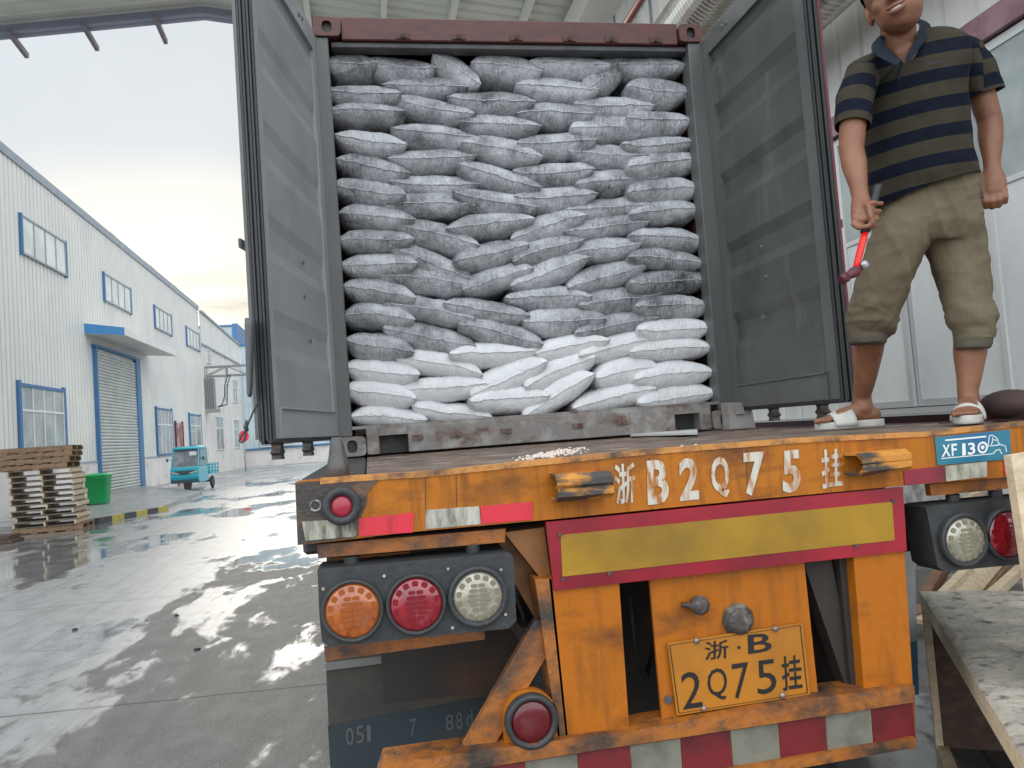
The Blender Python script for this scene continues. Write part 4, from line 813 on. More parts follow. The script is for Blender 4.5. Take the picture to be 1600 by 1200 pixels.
# ================================================================== SACKS
def sack_mat(name, base, soot, lo, hi, bumpk):
    m = bpy.data.materials.new(name); m.use_nodes = True; t = m.node_tree; b = t.nodes['Principled BSDF']; N = t.nodes.new; L = t.links.new
    tcn = N('ShaderNodeTexCoord'); oi = N('ShaderNodeObjectInfo'); va = N('ShaderNodeVectorMath'); va.operation = 'MULTIPLY_ADD'; L(oi.outputs['Random'], va.inputs[0]); va.inputs[1].default_value = (37, 11, 23); L(tcn.outputs['Object'], va.inputs[2])
    def nz(s, st, det=7, ro=.65, dist=0):
        mpn = N('ShaderNodeMapping'); mpn.inputs['Scale'].default_value = st; L(va.outputs[0], mpn.inputs[0]); n = N('ShaderNodeTexNoise'); n.inputs['Scale'].default_value = s; n.inputs['Detail'].default_value = det; n.inputs['Roughness'].default_value = ro; n.inputs['Distortion'].default_value = dist
        L(mpn.outputs[0], n.inputs[0]); return n.outputs[0]
    def rg(o, a, c, lo_=0., hi_=1.):
        r = N('ShaderNodeMapRange')
        for i, q in enumerate((a, c, lo_, hi_)): r.inputs[i + 1].default_value = q
        L(o, r.inputs[0]); return r.outputs[0]
    def mth(op, a, c):
        n = N('ShaderNodeMath'); n.operation = op
        for i, q in enumerate((a, c)):
            if isinstance(q, (int, float)): n.inputs[i].default_value = q
            else: L(q, n.inputs[i])
        return n.outputs[0]
    big = nz(4.5, (1, 1, 1.4), 5); fine = nz(42, (2.2, 1, .32), 7, .8); speck = nz(120, (1.6, 1, .5), 3, .8)
    rshift = mth('MULTIPLY', mth('SUBTRACT', oi.outputs['Random'], .5), .06)
    v = mth('ADD', mth('ADD', mth('MULTIPLY', big, .55), mth('MULTIPLY', fine, .33)), mth('ADD', mth('MULTIPLY', speck, .12), rshift)); f = rg(v, lo, hi)
    mx_ = N('ShaderNodeMixRGB'); mx_.inputs[1].default_value = (*base, 1); mx_.inputs[2].default_value = (*soot, 1); L(f, mx_.inputs[0])
    L(mx_.outputs[0], b.inputs['Base Color']); b.inputs['Roughness'].default_value = .42; b.inputs['Specular IOR Level'].default_value = .5
    rid = mth('ABSOLUTE', mth('SUBTRACT', nz(9, (1.8, 1, 1.0), 4, .6, 1.4), .5), 0)
    h = mth('ADD', mth('ADD', mth('MULTIPLY', nz(16, (2.2, 1, .7), 5, .6, .6), .9), mth('MULTIPLY', rid, -1.6)), mth('MULTIPLY', nz(70, (2.4, 1, .5), 3, .6), .25))
    bn = N('ShaderNodeBump'); bn.inputs['Strength'].default_value = bumpk; bn.inputs['Distance'].default_value = .014; L(h, bn.inputs['Height']); L(bn.outputs[0], b.inputs['Normal']); return m
SG = sack_mat('sooty_woven_sack', (.56, .565, .59), (.05, .05, .058), .415, .65, 1.0)
SW = sack_mat('clean_white_woven_sack', (.74, .74, .75), (.50, .49, .48), .50, .75, .6)
SEAMG = mat('sack_seam', (.62, .625, .65), .6, 0, (.16, .16, .17), 30, (.5, .66), bump=.4, bscale=160); SEAMW = mat('white_sack_seam', (.78, .78, .78), .6, 0, (.42, .41, .40), 30, (.5, .7), bump=.4, bscale=160)
def sack(idx, tips, h, white, label, group):
    rs = random.Random(idx * 13 + 5); uL, vL, uR, vR = tips; Yf = CY + .085 + rs.uniform(-.006, .006) + (.03 if ci in (1, 4) else (.014 if ci == 3 else .0))
    a, b_ = onY(uL, vL, Yf), onY(uR, vR, Yf)
    a.x = max(a.x, .10); b_.x = min(b_.x, 2.425); d = b_ - a; W = d.length * 1.05; ang = math.atan2(d.z, d.x); c = (a + b_) / 2
    dist = (c - CAMP).dot(cf); H = h / FPX * dist * 1.12; Lh = .70
    nx, ny = 44, 22; sd = Vector((idx * 3.7, idx * 1.3, idx * 5.1)); topf = rs.uniform(.42, .58); bend = rs.uniform(-.06, .12) * H; sk = rs.uniform(-.05, .05) * H; tw = rs.uniform(-.07, .07)
    ax = rs.uniform(2.2, 3.2); px_ = rs.uniform(.44, .58); nose = rs.uniform(5.5, 9)
    def pt(s, t, side):
        r = (1 - abs(s) ** ax) ** px_ if abs(s) < 1 else 0; q = (1 - abs(t) ** nose) ** .55 if abs(t) < 1 else 0
        th = H * r * q * (topf if side > 0 else 1 - topf)
        x = s * W / 2 * (1 - .055 * (1 - t * t) * (abs(s) ** 6)); y = t * Lh / 2 * (1 - .055 * (1 - s * s)); z = side * th
        p = Vector((x, y, z)); edge = min(1.0, 3.0 * (1 - abs(s)) + .0) * min(1.0, 3.0 * (1 - abs(t)))
        n1 = noise.fractal(Vector((x * 9, y * 6, side * .7 + z * 5)) + sd, .7, 2.0, 3); n2 = noise.noise(Vector((x * 34, y * 10, side * 2 + z * 6)) + sd); n3 = noise.noise(Vector((x * 70 + y * 30, y * 16, side * 4)) - sd)
        amp = r * q
        p.z += side * amp * (.010 * n1 + .0045 * n2 + .002 * n3); 
        if t < 0: p.y += amp * (.012 * n2 + .006 * n1) * (1 if side > 0 else 1)
        # fold running in from each ear
        ear = max(0, abs(s) - .55) / .45
        p.z += side * -abs(math.sin((t * 7 + s * 9 + idx))) * .006 * ear * amp * 2
        p.z += bend * (1 - s * s) + sk * math.sin(s * 2.6) + .006 * noise.noise(Vector((s * 3, t * 2, idx)))
        return p
    vs = []; fs = []
    for side in (1, -1):
        o = len(vs)
        for j in range(ny + 1):
            tt = -1 + 2 * j / ny; t = math.sin(tt * PI / 2) if abs(tt) > 0 else 0
            t = .5 * tt + .5 * t
            for i in range(nx + 1):
                ss = -1 + 2 * i / nx; s = .45 * ss + .55 * math.sin(ss * PI / 2); vs.append(pt(s, t, side))
        for j in range(ny):
            for i in range(nx): k = o + j * (nx + 1) + i; fs.append([k, k + 1, k + nx + 2, k + nx + 1] if side > 0 else [k, k + nx + 1, k + nx + 2, k + 1])
    Mx = Matrix.Translation(c + Vector((0, Lh / 2, 0))) @ Matrix.Rotation(-ang, 4, 'Y') @ Matrix.Rotation(tw, 4, 'Z')
    loc = Mx.translation.copy(); Rm = Mx.to_3x3(); g = MB(); g.add([loc + Rm @ v for v in vs], fs, 0, True)
    o = build(g, 'sack', SW if white else SG, loc=loc); tag(o, label, 'sack', group)
    # crimped sewn hem along the mouth
    g = MB(); vs = []; m = 44
    for i in range(m + 1):
        ss = -1 + 2 * i / m; p = pt(ss * .985, -.985, 1); q = pt(ss * .985, -.985, -1); e = (p + q) / 2; wv = noise.noise(Vector((ss * 9, idx * 2.1, 0))) * .006
        if abs(ss) > .92: wv += .0
        y1 = e.y - .010 - .003 * noise.noise(Vector((ss * 5, idx, 3)))
        vs += [Vector((e.x, e.y + .012, e.z + .0035)), Vector((e.x * 1.01, y1, e.z + .0015 + wv)), Vector((e.x * 1.01, y1, e.z - .0015 + wv)), Vector((e.x, e.y + .012, e.z - .0035))]
    g.add([loc + Rm @ v for v in vs], [[4 * i + k, 4 * i + (k + 1) % 4, 4 * i + 4 + (k + 1) % 4, 4 * i + 4 + k] for i in range(m) for k in range(4)] + [[0, 1, 2, 3], [4 * m + 3, 4 * m + 2, 4 * m + 1, 4 * m]], 0, True)
    build(g, 'seam', SEAMW if white else SEAMG, o)
COLS = [
 [(504,98,588,96,46),(504,138,630,147,40),(506,172,635,173,41),(506,210,630,222,43),(508,250,634,266,46),(511,288,638,305,46),(513,334,644,340,44),(516,376,645,372,40),(518,412,648,411,40),(520,447,645,464,44),(525,495,645,497,42),(528,530,645,550,44),(532,574,658,584,46),(534,609,655,624,44),(536,652,662,655,38)],
 [(570,93,680,104,46),(605,129,735,137,38),(612,154,745,178,40),(609,200,743,213,43),(610,246,744,243,41),(610,283,746,286,42),(603,318,741,323,45),(622,352,750,384,44),(609,386,737,434,44),(601,432,738,446,50),(606,476,745,500,42),(601,512,742,540,46),(622,558,755,588,42),(627,606,761,600,40),(644,632,766,652,40)],
 [(676,86,750,130,46),(738,98,846,112,54),(708,149,840,161,44),(721,191,843,195,42),(720,223,845,243,46),(714,257,842,288,44),(713,298,841,325,42),(703,355,838,342,44),(707,409,822,381,46),(722,452,832,420,42),(698,474,829,492,40),(721,509,850,537,42),(702,553,838,546,42),(742,616,858,563,46),(733,627,856,617,42)],
 [(829,95,954,101,43),(808,134,936,139,44),(813,177,929,176,42),(811,221,932,219,44),(810,264,933,265,44),(806,304,932,303,45),(806,370,920,336,44),(800,411,908,374,44),(800,445,921,402,46),(793,463,925,464,40),(815,503,943,496,46),(836,553,950,531,40),(820,607,929,559,46),(823,648,932,584,46)],
 [(915,140,985,84,52),(900,160,1022,166,41),(890,202,1020,196,46),(895,235,1016,242,42),(898,290,1024,276,43),(889,327,1016,318,38),(886,360,1014,348,38),(895,396,1005,379,42),(888,451,1012,410,44),(903,480,1029,457,46),(898,520,1027,497,38),(902,556,1029,531,42),(930,591,1030,575,48),(898,637,1026,608,43)],
 [(975,96,1076,103,36),(985,136,1082,142,50),(985,182,1082,188,45),(977,222,1089,221,37),(980,262,1092,246,45),(985,301,1097,291,45),(985,334,1098,328,40),(988,367,1105,375,42),(984,403,1104,409,38),(983,442,1109,437,42),(996,478,1112,478,41),(1002,514,1114,512,42),(995,549,1119,545,39),(1000,593,1119,580,43),(1003,630,1120,613,40)]]
ORD = ['first', 'second', 'third', 'fourth', 'fifth', 'sixth', 'seventh', 'eighth', 'ninth', 'tenth', 'eleventh', 'twelfth', 'thirteenth', 'fourteenth', 'fifteenth']
CNAME = ['leftmost column', 'column second from left', 'column third from left', 'column third from right', 'column second from right', 'rightmost column']
k = 0
for ci, colm in enumerate(COLS):
    wcount = [0, 0]; nw = {0: 12, 1: 12, 2: 12, 3: 11, 4: 11, 5: 11}[ci]
    for ri, (a, b_, c, d, h) in enumerate(colm):
        k += 1; white = ri >= nw; sl_ = (b_ - d) / (c - a)
        tilt = 'slanting upwards' if sl_ > .16 else ('slanting downwards' if sl_ < -.14 else 'lying level')
        kind = 'clean white sack' if white else 'sooty grey sack'
        sack(k, (a, b_, c, d), h, white, f'{kind} {tilt}, {ORD[ri]} from the top in the {CNAME[ci]}', 'stacked sacks in the container')

# ================================================================== YARD THINGS, left
def pallet_parts(root, L_, D_, along_x, m1, m2, H=.128):
    # three stringers, boards above and below; built about the origin
    g = MB(); sw = .04; bt = .018
    def bxx(x0, x1, y0, y1, z0, z1, G): G.bbox((x0, y0, z0) if along_x else (y0, x0, z0), (x1, y1, z1) if along_x else (y1, x1, z1), .003)
    for yy in (0, (D_ - sw) / 2, D_ - sw): bxx(-L_ / 2, L_ / 2, -D_ / 2 + yy, -D_ / 2 + yy + sw, bt, H - bt, g)
    build_each(g, 'stringer', m1, root); g = MB(); n = 8; pw = L_ / (n + .6)
    for i in range(n):
        x = -L_ / 2 + i * (L_ - pw) / (n - 1); bxx(x, x + pw * .86, -D_ / 2, D_ / 2, H - bt + .0005, H, g)
        if i % 2 == 0 or i == n - 1: bxx(x, x + pw * .86, -D_ / 2, D_ / 2, 0, bt - .0005, g)
    build(g, 'deck_board', m2, root)
PAL = {}
yaw = R(4); pc = Vector((-7.30, 18.75, 0)); nP = 15; HP = .1335
for i in range(nP):
    ax_ = i == 0 or i >= 11; label = ('brown wooden pallet with its long side forward, ' if ax_ else 'grey-brown wooden pallet with two open ends forward, ') + ('bottommost of the tall stack' if i == 0 else 'topmost of the tall stack' if i == nP - 1 else f'{ORD[i]} from the ground in the tall stack')
    loc = pc + Vector((rnd(-.05, .05) + (-.12 if ax_ and i else 0) - .0 + (.10 if i in (13, 14) else 0) - i * .008, rnd(-.03, .03), i * HP))
    if ax_ not in PAL:
        r = thing('pallet', label, 'pallet', (0, 0, 0), 'pallets of the tall stack by the warehouse'); pallet_parts(r, 1.5 if ax_ else 1.05, 1.05 if ax_ else 1.34, ax_, WOOD if ax_ else WOODP, WOOD if ax_ else mat('weathered_board', (.19, .15, .115), .7, 0, (.40, .33, .25), 9, (.5, .7), (5, 1, 5), .3, 40), HP); PAL[ax_] = r; r.location = loc; r.rotation_euler = (0, 0, yaw + rnd(-.03, .03))
    else: dup(PAL[ax_], loc, yaw + rnd(-.03, .03), label)
g = MB(); q = onZ(0, 850, 0); g.bbox((q.x - 1.1, q.y - .1, 0), (q.x + .28, q.y + .5, .07), .01); g.bbox((q.x - 1.1, q.y - .05, .07), (q.x + .2, q.y + .5, .16), .01); tag(build(g, 'timber_offcut', WOODD), 'low dark timber lying on the wet ground in front of the pallet stack', 'timber')
# wheelie bin
wb = thing('wheelie_bin', 'green plastic wheelie bin with closed lid standing near the roller door', 'bin', (-8.66, 26.6, .13))
bl = Vector((-8.66, 26.6, .13)); g = MB()
def ringr(w_, d_, z, dy=0, e=.25): return (bl + Vector((0, dy, z)), (w_ / 2, 0, 0), (0, d_ / 2, 0))
g.loft([ringr(.56, .50, .03), ringr(.58, .52, .06), ringr(.66, .66, .85, .03), ringr(.69, .70, .86, .03), ringr(.69, .70, .92, .03), ringr(.66, .67, .93, .03)], e=.3, n=32); build(g, 'body', GREEN, wb)
g = MB(); g.loft([ringr(.74, .76, .925, .03), ringr(.75, .77, .965, .03), ringr(.66, .66, 1.01, .03), ringr(.3, .3, 1.025, .03)], e=.3, n=32); g.cyl(bl + Vector((-.40, .05, .93)), bl + Vector((-.40, .3, .93)), .02, n=8); g.box(bl + Vector((-.43, .0, .55)), bl + Vector((-.36, .35, .97))); build(g, 'lid', GREEN, wb)
g = MB()
for yy in (-.22, .22): g.lathe(bl + Vector((-.26, yy, .09)), (0, 1, 0), [(-.03, .001), (-.03, .09), (.03, .09), (.03, .001)], 18)
build_each(g, 'wheel', RUBBER, wb)
# cargo trike
T0 = Vector((-7.5, 33.9, 0)); trk = thing('cargo_trike', 'turquoise three-wheeled cargo trike with cab parked by the warehouse', 'trike', T0); yw = R(-4)
RT = Matrix.Rotation(yw, 3, 'Z')
def tp(x, y, z): return T0 + RT @ Vector((x, y, z))
def tbox(g, x0, x1, y0, y1, z0, z1, mi=0): g.prism([tp(x0, y0, z0), tp(x1, y0, z0), tp(x1, y1, z0), tp(x0, y1, z0)], (0, 0, z1 - z0), mi)
g = MB()
side = [(-.02, .42), (-.06, .62), (.0, .98), (.10, 1.02), (.14, 1.04), (.34, 1.72), (.42, 1.80), (1.45, 1.84), (1.52, 1.76), (1.52, .42), (1.1, .34), (.3, .34)]
low_ = [(-.02, .42), (-.06, .62), (.0, .98), (.10, 1.03), (1.52, 1.03), (1.52, .42), (1.1, .34), (.3, .34)]
g.prism([tp(-.58, a, b_) for a, b_ in low_], tp(.58, 0, 0) - tp(-.58, 0, 0)); cab = build(g, 'cab', TRIK, trk)
g = MB(); g.loft([(tp(0, .92, 1.76), RT @ Vector((.60, 0, 0)), RT @ Vector((0, .66, 0))), (tp(0, .92, 1.84), RT @ Vector((.61, 0, 0)), RT @ Vector((0, .66, 0))), (tp(0, .95, 1.90), RT @ Vector((.48, 0, 0)), RT @ Vector((0, .5, 0)))], e=.35, n=32); build(g, 'cab_roof', TRIK, trk)
g = MB()
for sx in (-.56, .56): g.beam(tp(sx, .10, 1.0), tp(sx * .94, .36, 1.78), .05, .06, (0, 1, 0)); g.beam(tp(sx, .75, 1.0), tp(sx * .97, .75, 1.78), .05, .05, (0, 1, 0)); g.beam(tp(sx, 1.49, 1.0), tp(sx * .97, 1.45, 1.78), .05, .06, (0, 1, 0))
build_each(g, 'cab_pillar', TRIK, trk)
g = MB(); g.prism([tp(-.53, .13, 1.03), tp(.53, .13, 1.03), tp(.50, .37, 1.77), tp(-.50, .37, 1.77)], RT @ Vector((0, .012, 0))); build(g, 'windscreen', mat('windscreen_glass', (.10, .12, .14), .08, 0, (.22, .22, .23), 3, (.4, .6), spec=.9), trk)
g = MB(); tbox(g, .20, .48, .10, .13, 1.50, 1.66); build(g, 'sun_strip', WFR, trk)
g = MB()
for sx in (-.578, .578): g.prism([tp(sx, .2, 1.05), tp(sx, 1.46, 1.05), tp(sx * .97, 1.43, 1.76), tp(sx * .97, .42, 1.76)], (.006, 0, 0))
tbox(g, -.5, .5, 1.5, 1.51, 1.05, 1.75); build_each(g, 'side_glass', mat('cab_side_glass', (.14, .20, .21), .1), trk)
g = MB(); g.prism([tp(-.5, -.062, .80), tp(-.12, -.07, .70), tp(.12, -.07, .70), tp(.5, -.062, .80), tp(.46, -.062, .88), tp(-.46, -.062, .88)], RT @ Vector((0, .03, 0))); tbox(g, -.56, .56, -.08, -.02, .36, .5); build(g, 'front_grille', TRIKD, trk)
for sx in (-1, 1):
    g = MB(); g.prism([tp(sx * .50, -.075, .79), tp(sx * .22, -.08, .735), tp(sx * .22, -.08, .775), tp(sx * .50, -.075, .86)], RT @ Vector((0, .03, 0))); build(g, 'headlight', mat('headlamp_lens', (.5, .45, .35), .15, coat=.5), trk)
g = MB(); tbox(g, -.6, .6, 1.62, 3.1, .62, .68); bed = None
for a in ((-.6, -.57, 1.62, 3.1), (.57, .6, 1.62, 3.1), (-.6, .6, 3.07, 3.1), (-.6, .6, 1.6, 1.63)):
    for z in (.70, .84, .98): tbox(g, *a, z, z + .08)
for y_ in (1.62, 2.1, 2.6, 3.07):
    for sx in (-.62, .60): tbox(g, sx, sx + .03, y_, y_ + .04, .6, 1.12)
build(g, 'cargo_bed', TRIK, trk)
g = MB(); tbox(g, -.25, .25, .4, 3.0, .34, .42); tbox(g, -.5, .5, 2.35, 2.45, .26, .34); build(g, 'chassis', TRIKD, trk)
for x_, y_ in ((0, .22), (-.5, 2.4), (.5, 2.4)):
    g = MB(); g.lathe(tp(x_ - .055, y_, .26), RT @ Vector((1, 0, 0)), [(0, .001), (0, .16), (0, .22), (.02, .26), (.09, .26), (.11, .22), (.11, .16), (.11, .001)], 24); build(g, 'wheel', RUBBER, trk)
g = MB()
for sx in (-1, 1): g.tube([tp(sx * .55, .3, 1.35), tp(sx * .72, .2, 1.38)], .012, 6); g.ball(tp(sx * .74, .19, 1.36), (.05, .02, .08), 10, 8)
build_each(g, 'wing_mirror', TRIKD, trk)
# small litter on the wet concrete
for (u, v), lb_, sz in (((308, 1016), 'small black lump lying alone on the dry grey concrete', .03), ((276, 963), 'tiny black scrap on the concrete at the edge of the wet patch', .022), ((117, 985), 'small dark wet leaf lying in the pale wet patch', .03)):
    q = onZ(u, v, 0); g = MB(); g.ball(q + Vector((0, 0, .01)), (sz, sz * .7, .012), 8, 6); tag(build(g, 'litter', BLACKST), lb_, 'litter')

# ================================================================== YARD THINGS, right
def board(p, q, w_, t, m_, label, cat='board', group='loose boards beside the trailer', up=(0, 0, 1)):
    g = MB(); g.beam(p, q, w_, t, up); loc = (Vector(p) + Vector(q)) / 2; o = build(g, 'board', m_, loc=loc); tag(o, label, cat, group); return o
def bpx(u0, v0, y0, u1, v1, y1, *a, **k): return board(onY(u0, v0, y0), onY(u1, v1, y1), *a, **k)
bpx(1380, 912, 3.3, 1458, 852, 3.7, .06, .05, WOODP, 'thin pale board leaning left of the right lamp housing')
bpx(1446, 935, 3.0, 1476, 884, 3.4, .07, .09, mat('reddish_board', (.24, .12, .065), .7, 0, (.13, .07, .04), 6, (.4, .7), (1, 1, 4), .3, 40), 'reddish brown board end standing just under the right lamp housing')
bpx(1490, 945, 2.9, 1560, 865, 3.7, .15, .05, WOODP, 'broad pale yellow board leaning under the right lamp housing', up=(.4, -1, .6))
bpx(1525, 940, 3.1, 1590, 862, 3.9, .08, .06, mat('brown_board', (.30, .18, .10), .7, 0, (.2, .11, .06), 6, (.4, .7), bump=.3), 'brown board leaning behind the broad pale one')
bpx(1545, 935, 2.8, 1600, 885, 3.4, .07, .06, WOODP, 'narrow pale board rightmost under the lamp housing')
bpx(1470, 805, 4.2, 1545, 762, 4.6, .07, .06, WOODP, 'pale board seen behind the rubber mounts over the right lamps')
bpx(1540, 800, 4.1, 1640, 735, 4.8, .10, .06, WOODP, 'wide pale board behind the right end of the lamp housing')
bpx(1440, 972, 2.6, 1452, 962, 2.7, .2, .03, WOODP, 'short pale board lying flat beside the right rear post')
bpx(1472, 930, 2.85, 1515, 886, 3.3, .06, .05, WOODP, 'slim pale stick between the reddish board end and the broad pale board')
bpx(1418, 955, 2.7, 1500, 938, 3.0, .09, .03, WOOD, 'brown board lying flat in front of the leaning boards')
g = MB(); g.cyl(onY(1405, 850, 4.6), onY(1500, 880, 4.3), .026, n=12); tag(build(g, 'white_pipe', mat('white_pvc', (.7, .7, .68), .35)), 'white plastic pipe lying by the stained plinth behind the trailer', 'pipe')
g = MB(); q = onY(1462, 845, .9); g.lathe(q, (0, 1, 0), [(0, .001), (0, .10), (.05, .12), (.10, .10), (.1, .001)], 24)
# crate in the right foreground
cr_ = thing('wooden_crate', 'open wooden crate with dusty grey top close to the camera', 'crate', (2.7, .5, 0))
A = onZ(1437, 925, .70); Bq = onZ(1572, 1200, .70); C_ = onZ(1600, 925, .70); ex = (C_ - A).normalized(); ey = (Bq - A).normalized(); ey = (ey - ex * ey.dot(ex)).normalized(); dn = Vector((0, 0, -1))
nb = 1; g = MB(); L_ = 2.0
def cb(g, o, a, b_, c, mi=0):
    p = [o, o + a, o + a + b_, o + b_]; g.prism(p, c, mi)
vs = []; fs = []; nx_, ny_ = 60, 90      # uneven dusty board tops
for wq in range(1):
    for j in range(ny_ + 1):
        for i in range(nx_ + 1):
            p = A + ex * (1.2 * i / nx_) + ey * (L_ * j / ny_); e = 1 if i in (0,) or j in (0,) else 0
            hgt = .004 * noise.fractal(p * 9, .8, 2, 5) + .007 * max(0, noise.noise(p * 30)) * (1.6 if j < 9 else .7)
            vs.append(p + Vector((0, 0, hgt * (1 - e) + .010 - .008 * e)))
fs = [[j * (nx_ + 1) + i, j * (nx_ + 1) + i + 1, (j + 1) * (nx_ + 1) + i + 1, (j + 1) * (nx_ + 1) + i] for j in range(ny_) for i in range(nx_)]
g.add(vs, fs, 0, True); build(g, 'dusty_top', WOODDUST, cr_)
g = MB(); cb(g, A + Vector((0, 0, -.001)), ex * 1.2, ey * L_, dn * .068); build(g, 'top_board', mat('fresh_sawn_edge', (.86, .72, .50), .7, 0, (.66, .52, .34), 8, (.4, .7), (2, 5, 5), .5, 40), cr_)
g = MB(); cb(g, A + dn * .07 + ex * .03 + ey * .02, ex * 1.1, ey * .02, dn * .625); build(g, 'end_board', WOODD, cr_)  # shade under the crate top put into this board's dark colour
g = MB(); cb(g, A + dn * .07 + ex * .0, ex * .03, ey * .055, dn * .63); build(g, 'corner_post', WOODP, cr_)
g = MB(); cb(g, A + Vector((0, 0, -A.z)) + ey * .056, ex * .05, ey * (L_ - .06), Vector((0, 0, .018))); build(g, 'runner', WOODP, cr_)
g = MB(); cb(g, A + dn * .07 + ex * 1.1 + ey * .02, ex * .03, ey * (L_ - .1), dn * .63); build(g, 'far_side_board', WOODD, cr_)
g = MB(); P = [onY(u, v, -.16) for u, v in Q('1577 712 1592 709')]; zb = .713
x0 = P[0].x + .006; g.prism([(x0 + .035, -.16, zb), (x0 + .15, -.16, zb), (x0 + .13, -.16, P[0].z + .008), (x0, -.16, P[0].z)], (0, .03, 0)); tag(build(g, 'upright_board', WOODP), 'pale board standing upright on the crate at the right edge', 'board')
# ================================================================== dark bundle at the deck's right end
g = MB(); q = onZ(1604, 655, DK); g.ball((q.x + .03, q.y + .1, DK + .055), (.085, .12, .055), 20, 12); tag(build(g, 'dark_bundle', mat('dark_brown_cloth', (.05, .028, .025), .8, bump=.3)), 'dark brown bundle lying on the deck at the right edge behind the man', 'bundle')
# ================================================================== THE MAN
man = thing('person', 'man in striped polo shirt and rolled khaki trousers standing on the deck holding a hammer', 'person', (2.3, .45, DK))
def Pm(u, v, y): return onY(u, v, y)
VW = Vector((.66, .75, 0)).normalized(); VR = Vector((VW.y, -VW.x, 0))       # he faces the camera: across and away
def V3(a, b_, c): return VR * a + VW * b_ + Vector((0, 0, c))
def projpx(P):
    d = P - CAMP; z = d.dot(cf); return 800 + FPX * d.dot(cr) / z, 600 + FPX * d.dot(cd) / z
def chain(g, pts, n=18):     # pts: (pos, radius or (rx, ry)); rounded tapered limb
    P = [Vector(p) for p, r in pts]; Rr = [r if isinstance(r, tuple) else (r, r) for p, r in pts]; rings = []
    for i in range(len(P)):
        d = (P[min(i + 1, len(P) - 1)] - P[max(i - 1, 0)]).normalized(); x = VR.copy(); x = (x - d * x.dot(d)).normalized() if abs(d.dot(VR)) < .95 else Vector((0, 0, 1)); y = d.cross(x).normalized()
        if i == 0:
            for q in (.15, .6): rings.append((P[0] - d * (Rr[0][0] * (1 - q) * .8), x * (Rr[0][0] * math.sqrt(1 - (1 - q) ** 2)), y * (Rr[0][1] * math.sqrt(1 - (1 - q) ** 2))))
        rings.append((P[i], x * Rr[i][0], y * Rr[i][1]))
        if i == len(P) - 1:
            for q in (.6, .15): rings.append((P[i] + d * (Rr[i][0] * (1 - q) * .8), x * (Rr[i][0] * math.sqrt(1 - (1 - q) ** 2)), y * (Rr[i][1] * math.sqrt(1 - (1 - q) ** 2))))
    g.loft(rings, n=n)
YA = .40      # depth of the pelvis
# joints, read from the photograph
neck = Pm(1408, 74, .27); headc = Pm(1397, -3, .20)
shL = Pm(1338, 120, .30); elL = Pm(1330, 232, .26); wrL = Pm(1344, 305, .20)
shR = Pm(1514, 84, .30); elR = Pm(1547, 190, .30); wrR = Pm(1550, 262, .27)
hip = Pm(1450, 330, YA)
knL = Pm(1365, 470, .45); anL = Pm(1348, 628, .70); knR = Pm(1518, 482, .30); anR = Pm(1513, 618, .30)
body = MB()
# trunk under the clothes
chain(body, [(hip + Vector((0, 0, -.02)), (.14, .10)), (hip + Vector((-.01, -.03, .2)), (.14, .09)), (Pm(1430, 190, .33), (.145, .085)), (Pm(1425, 120, .30), (.125, .07)), (neck + Vector((0, 0, -.02)), (.06, .06))])
chain(body, [(neck + Vector((.0, .02, -.03)), .062), (Pm(1403, 40, .25), .060), (headc, .055)])
for a, b_, c, r in ((shL, elL, wrL, 1), (shR, elR, wrR, 1)):
    chain(body, [(a - Vector((0, 0, .012)), .040), (a.lerp(b_, .25), .046), (a.lerp(b_, .5), .048), (b_, (.043, .041)), (b_.lerp(c, .35), (.043, .039)), (b_.lerp(c, .8), (.031, .027)), (c, (.029, .023))])
chain(body, [(hip + V3(-.075, 0, -.08), .06), (knL, .052), (knL.lerp(anL, .22), .057), (knL.lerp(anL, .45), (.056, .058)), (knL.lerp(anL, .75), (.042, .044)), (anL + Vector((0, 0, .03)), (.036, .042)), (anL + Vector((0, 0, -.03)), (.038, .045))])
chain(body, [(hip + V3(.075, 0, -.08), .06), (knR, .052), (knR.lerp(anR, .25), .054), (knR.lerp(anR, .5), (.056, .056)), (knR.lerp(anR, .8), (.041, .044)), (anR + Vector((0, 0, .02)), (.035, .040)), (anR + Vector((0, 0, -.04)), (.036, .042))])
# feet: the left of the picture points left, the other one at the camera
zf = DK + .026
hL = Vector((anL.x, anL.y, zf)); fdL = (onZ(1262, 669, DK) - onZ(1362, 662, DK)); fdL.z = 0; fdL = fdL.normalized(); fsL = Vector((-fdL.y, fdL.x, 0))
hR = Vector((anR.x, anR.y, zf)); fdR = Vector((-.70, -.72, 0)).normalized(); fsR = Vector((-fdR.y, fdR.x, 0))
def foot(h, d, s, sg):
    heel = h - d * .045
    body.loft([(heel - d * .02 + Vector((0, 0, .022)), s * .012, Vector((0, 0, .014))), (heel + Vector((0, 0, .026)), s * .030, Vector((0, 0, .028))), (h + d * .03 + Vector((0, 0, .036)), s * .034, Vector((0, 0, .038))), (h + d * .09 + Vector((0, 0, .028)), s * .038, Vector((0, 0, .030))), (h + d * .14 + Vector((0, 0, .017)), s * .043, Vector((0, 0, .018))), (h + d * .165 + Vector((0, 0, .013)), s * .040, Vector((0, 0, .012)))], n=20)
    for k in range(5):
        off = (-.034 + .0165 * k) * sg; ln = (.052, .048, .042, .036, .030)[k]; r = (.0125, .0085, .0082, .0078, .0074)[k]; b0 = h + d * .150 + s * off + Vector((0, 0, .012))
        chain(body, [(b0, r), (b0 + d * ln * .55 + Vector((0, 0, .004)), r * .95), (b0 + d * ln * .95 + Vector((0, 0, -.002)), r * .9)], 10)
foot(hL, fdL, fsL, -1); foot(hR, fdR, fsR, 1)
# hands
def finger(pts, r):
    chain(body, [(p, r * q) for p, q in zip(pts, (1.05, 1.0, .95, .85))], 10)
